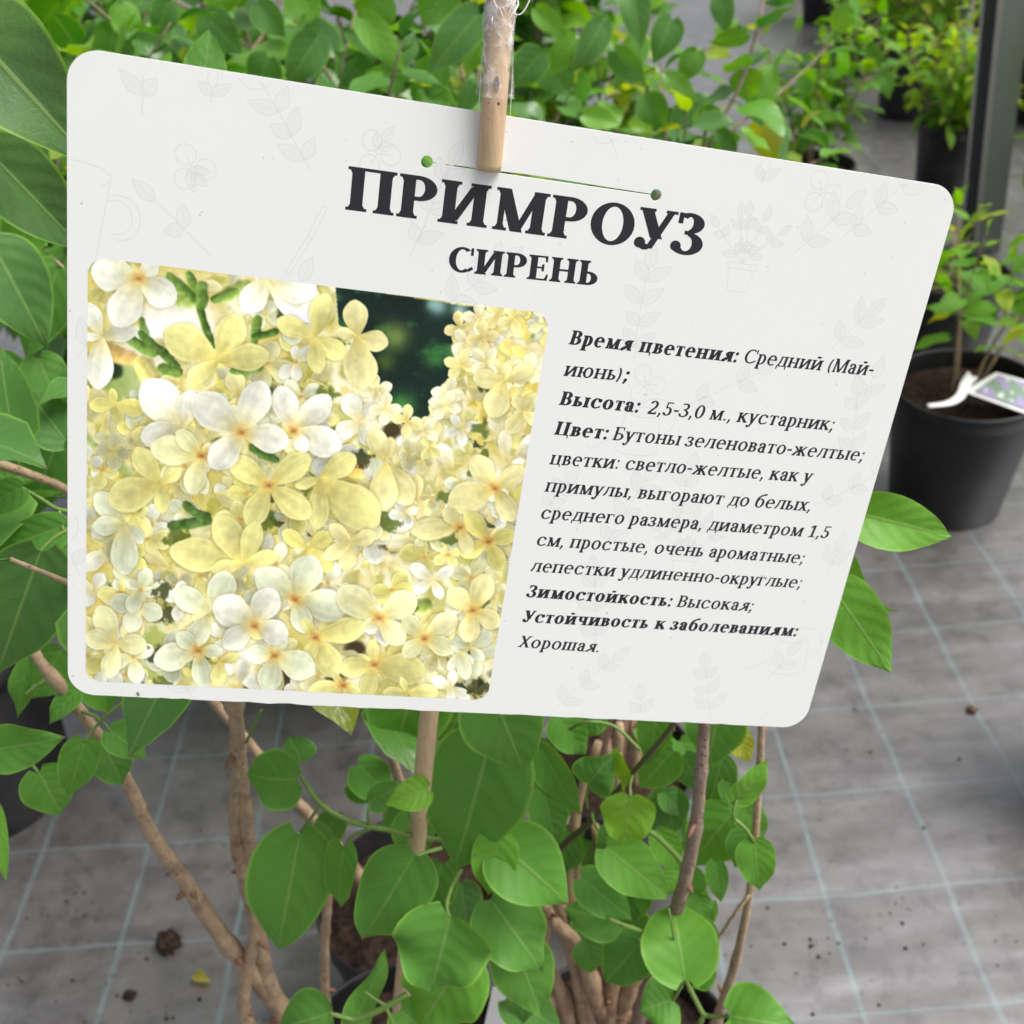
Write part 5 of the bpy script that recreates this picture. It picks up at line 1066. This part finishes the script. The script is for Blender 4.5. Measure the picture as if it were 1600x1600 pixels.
c4 = [at(1505, 612, dK), at(1556, 582, dK + .03), at(1640, 606, dK + .03), at(1640, 660, dK - .01)]
def patch(a, b, c, d, n=10, m_=10, lift=None, ins=0):
    g = []
    for i in range(n + 1):
        u = ins + (1 - 2 * ins) * i / n; g.append([])
        for j in range(m_ + 1):
            v = ins + (1 - 2 * ins) * j / m_; p = (a.lerp(b, v)).lerp(d.lerp(c, v), u); g[-1].append(p + (lift or Vector((0, 0, 0))))
    return g
mb = MB(); sheet(mb, patch(c4[0], c4[1], c4[2], c4[3])); mb.build('tag_card', M_tag, tg, smooth=False)
mb = MB(); lift = (c4[3] - c4[0]).cross(c4[1] - c4[0]).normalized()
if lift.z < 0: lift = -lift
g = patch(c4[0], c4[1], c4[2], c4[3], 40, 30, lift * .0022, .09); rn_ = random.Random(9); cols = []
for r in g:
    for p in r:
        n_ = noise.noise(p * 60) * .5 + .5; n2_ = noise.noise(p * 110 + Vector((5, 1, 2))) * .5 + .5
        cc = np.array((.16, .26, .17)); cc = cc + (np.array((.30, .24, .44)) - cc) * min(1, max(0, (n_ - .40) * 5)); cc = cc + (np.array((.62, .66, .66)) - cc) * min(1, max(0, (n2_ - .62) * 6)); cols.append(cc)
sheet(mb, g, .0003, cols + cols); mb.build('flower_picture', M_tagp, tg)
mb = MB(); q = catmull([tuple(at(1520, 588, dK + .01)), tuple(at(1508, 604, dK)), tuple(at(1500, 622, dK - .02)), tuple(at(1482, 633, dK - .035)), tuple(at(1452, 637, dK - .04))], 6); wv_ = (at(1500, 610, dK) - at(1518, 622, dK)) * .5
gr = []
for i, p in enumerate(q): p = Vector(p); gr.append([p - wv_ * (.9 - .5 * i / len(q)) + Vector((0, 0, .004)), p, p + wv_ * (.9 - .5 * i / len(q)) + Vector((0, 0, .003))])
sheet(mb, gr, .0008); mb.build('strap', M_tag, tg)
for (q4_, lab) in (([(770, 1542), (802, 1546), (800, 1640), (748, 1640)], 'white plant label standing in the front soil behind the lowest leaves'), ([(858, 1246), (886, 1240), (902, 1282), (872, 1292)], 'small white label among the inner leaves right of the stake')):
    d = .66 if q4_[0][1] > 1500 else .70; pts_ = [at(x, y, d + (.02 if k > 1 else 0)) for k, (x, y) in enumerate(q4_)]
    t_ = thing('plant_label', pts_[3], lab, 'label'); mb = MB(); sheet(mb, patch(pts_[0], pts_[1], pts_[2], pts_[3], 4, 4)); mb.build('label_blade', M_tag, t_, smooth=False)

# ------------------------------------------------------------------ things lying on the mat
def clod(px, py, r, name, label, cat, seed, m=M_soil, flat=.7):
    p = on_z(px, py, 0); z = gz(p.x, p.y); mb = MB(); V = []; ni, nj = 26, 36
    for i in range(ni + 1):
        for j in range(nj):
            a = math.pi * i / ni; b = 2 * math.pi * j / nj; d = Vector((math.sin(a) * math.cos(b), math.sin(a) * math.sin(b), math.cos(a)))
            k = 1 + noise.noise(d * 1.8 + Vector((seed, 0, 0))) * .35 + noise.noise(d * 5 + Vector((0, seed, 0))) * .22 + noise.noise(d * 11) * .12
            V.append((p.x + d.x * r * k, p.y + d.y * r * k * .85, z + r * flat * .75 + d.z * r * k * flat))
    mb.add(V, [(i * nj + j, (i + 1) * nj + j, (i + 1) * nj + (j + 1) % nj, i * nj + (j + 1) % nj) for i in range(ni) for j in range(nj)])
    tag(mb.build(name, m, None, loc=(p.x, p.y, z)), label, cat)
clod(265, 1478, .0135, 'soil_clod', 'dark crumbly clod of soil lying on the mat at the lower left', 'clod', 3)
clod(204, 1558, .006, 'soil_clod', 'small dark soil crumb nearest the bottom left of the mat', 'clod', 5)
clod(1518, 1111, .006, 'bark_chip', 'brown bark chip on the mat right of the sign corner', 'chip', 8, plain('bark_chip', (.16, .08, .05), .9))
mb = MB(); pl_ = on_z(318, 1530, .004); add_leaf(mb, pl_ + Vector((-.008, .004, .002)), pl_ + Vector((.010, -.006, .003)), (0.2, -.4, 1), .012, 1.75, rng, 8, 6, droop=.2, fold=.5)
tag(mb.build('fallen_leaf', M_leaf2, None, loc=tuple(pl_)), 'small fallen yellow leaf on the mat below the soil clod', 'leaf')
mb = MB(); rn_ = random.Random(77)
def crumb(x, y, r):
    z = gz(x, y); V = []
    for d in ((1, 0, 0), (-1, 0, 0), (0, 1, 0), (0, -1, 0), (0, 0, 1), (0, 0, -1)): V.append((x + d[0] * r * rn_.uniform(.6, 1.4), y + d[1] * r * rn_.uniform(.6, 1.4), z + r * .5 + d[2] * r * .7))
    mb.add(V, [(0, 2, 4), (2, 1, 4), (1, 3, 4), (3, 0, 4), (2, 0, 5), (1, 2, 5), (3, 1, 5), (0, 3, 5)])
for (px, py, sp_, n_) in ((1260, 1500, 60, 40), (210, 1560, 70, 50), (1360, 1190, 60, 10), (120, 1480, 90, 40), (1400, 1480, 140, 30), (1450, 1250, 160, 18), (60, 1420, 60, 25), (330, 1380, 80, 30), (280, 1250, 60, 15), (1255, 1410, 30, 14), (1370, 1420, 25, 10), (1300, 1400, 200, 30), (1500, 900, 100, 14)):
    for k in range(int(n_ * .55)):
        p = on_z(px + rn_.gauss(0, sp_), py + rn_.gauss(0, sp_ * .6), 0); crumb(p.x, p.y, rn_.choice((.0007, .0010, .0013, .0022)))
tag(mb.build('soil_crumbs', M_soil, None, smooth=False), 'scattered dark soil crumbs on the mat', 'crumbs', kind='stuff')
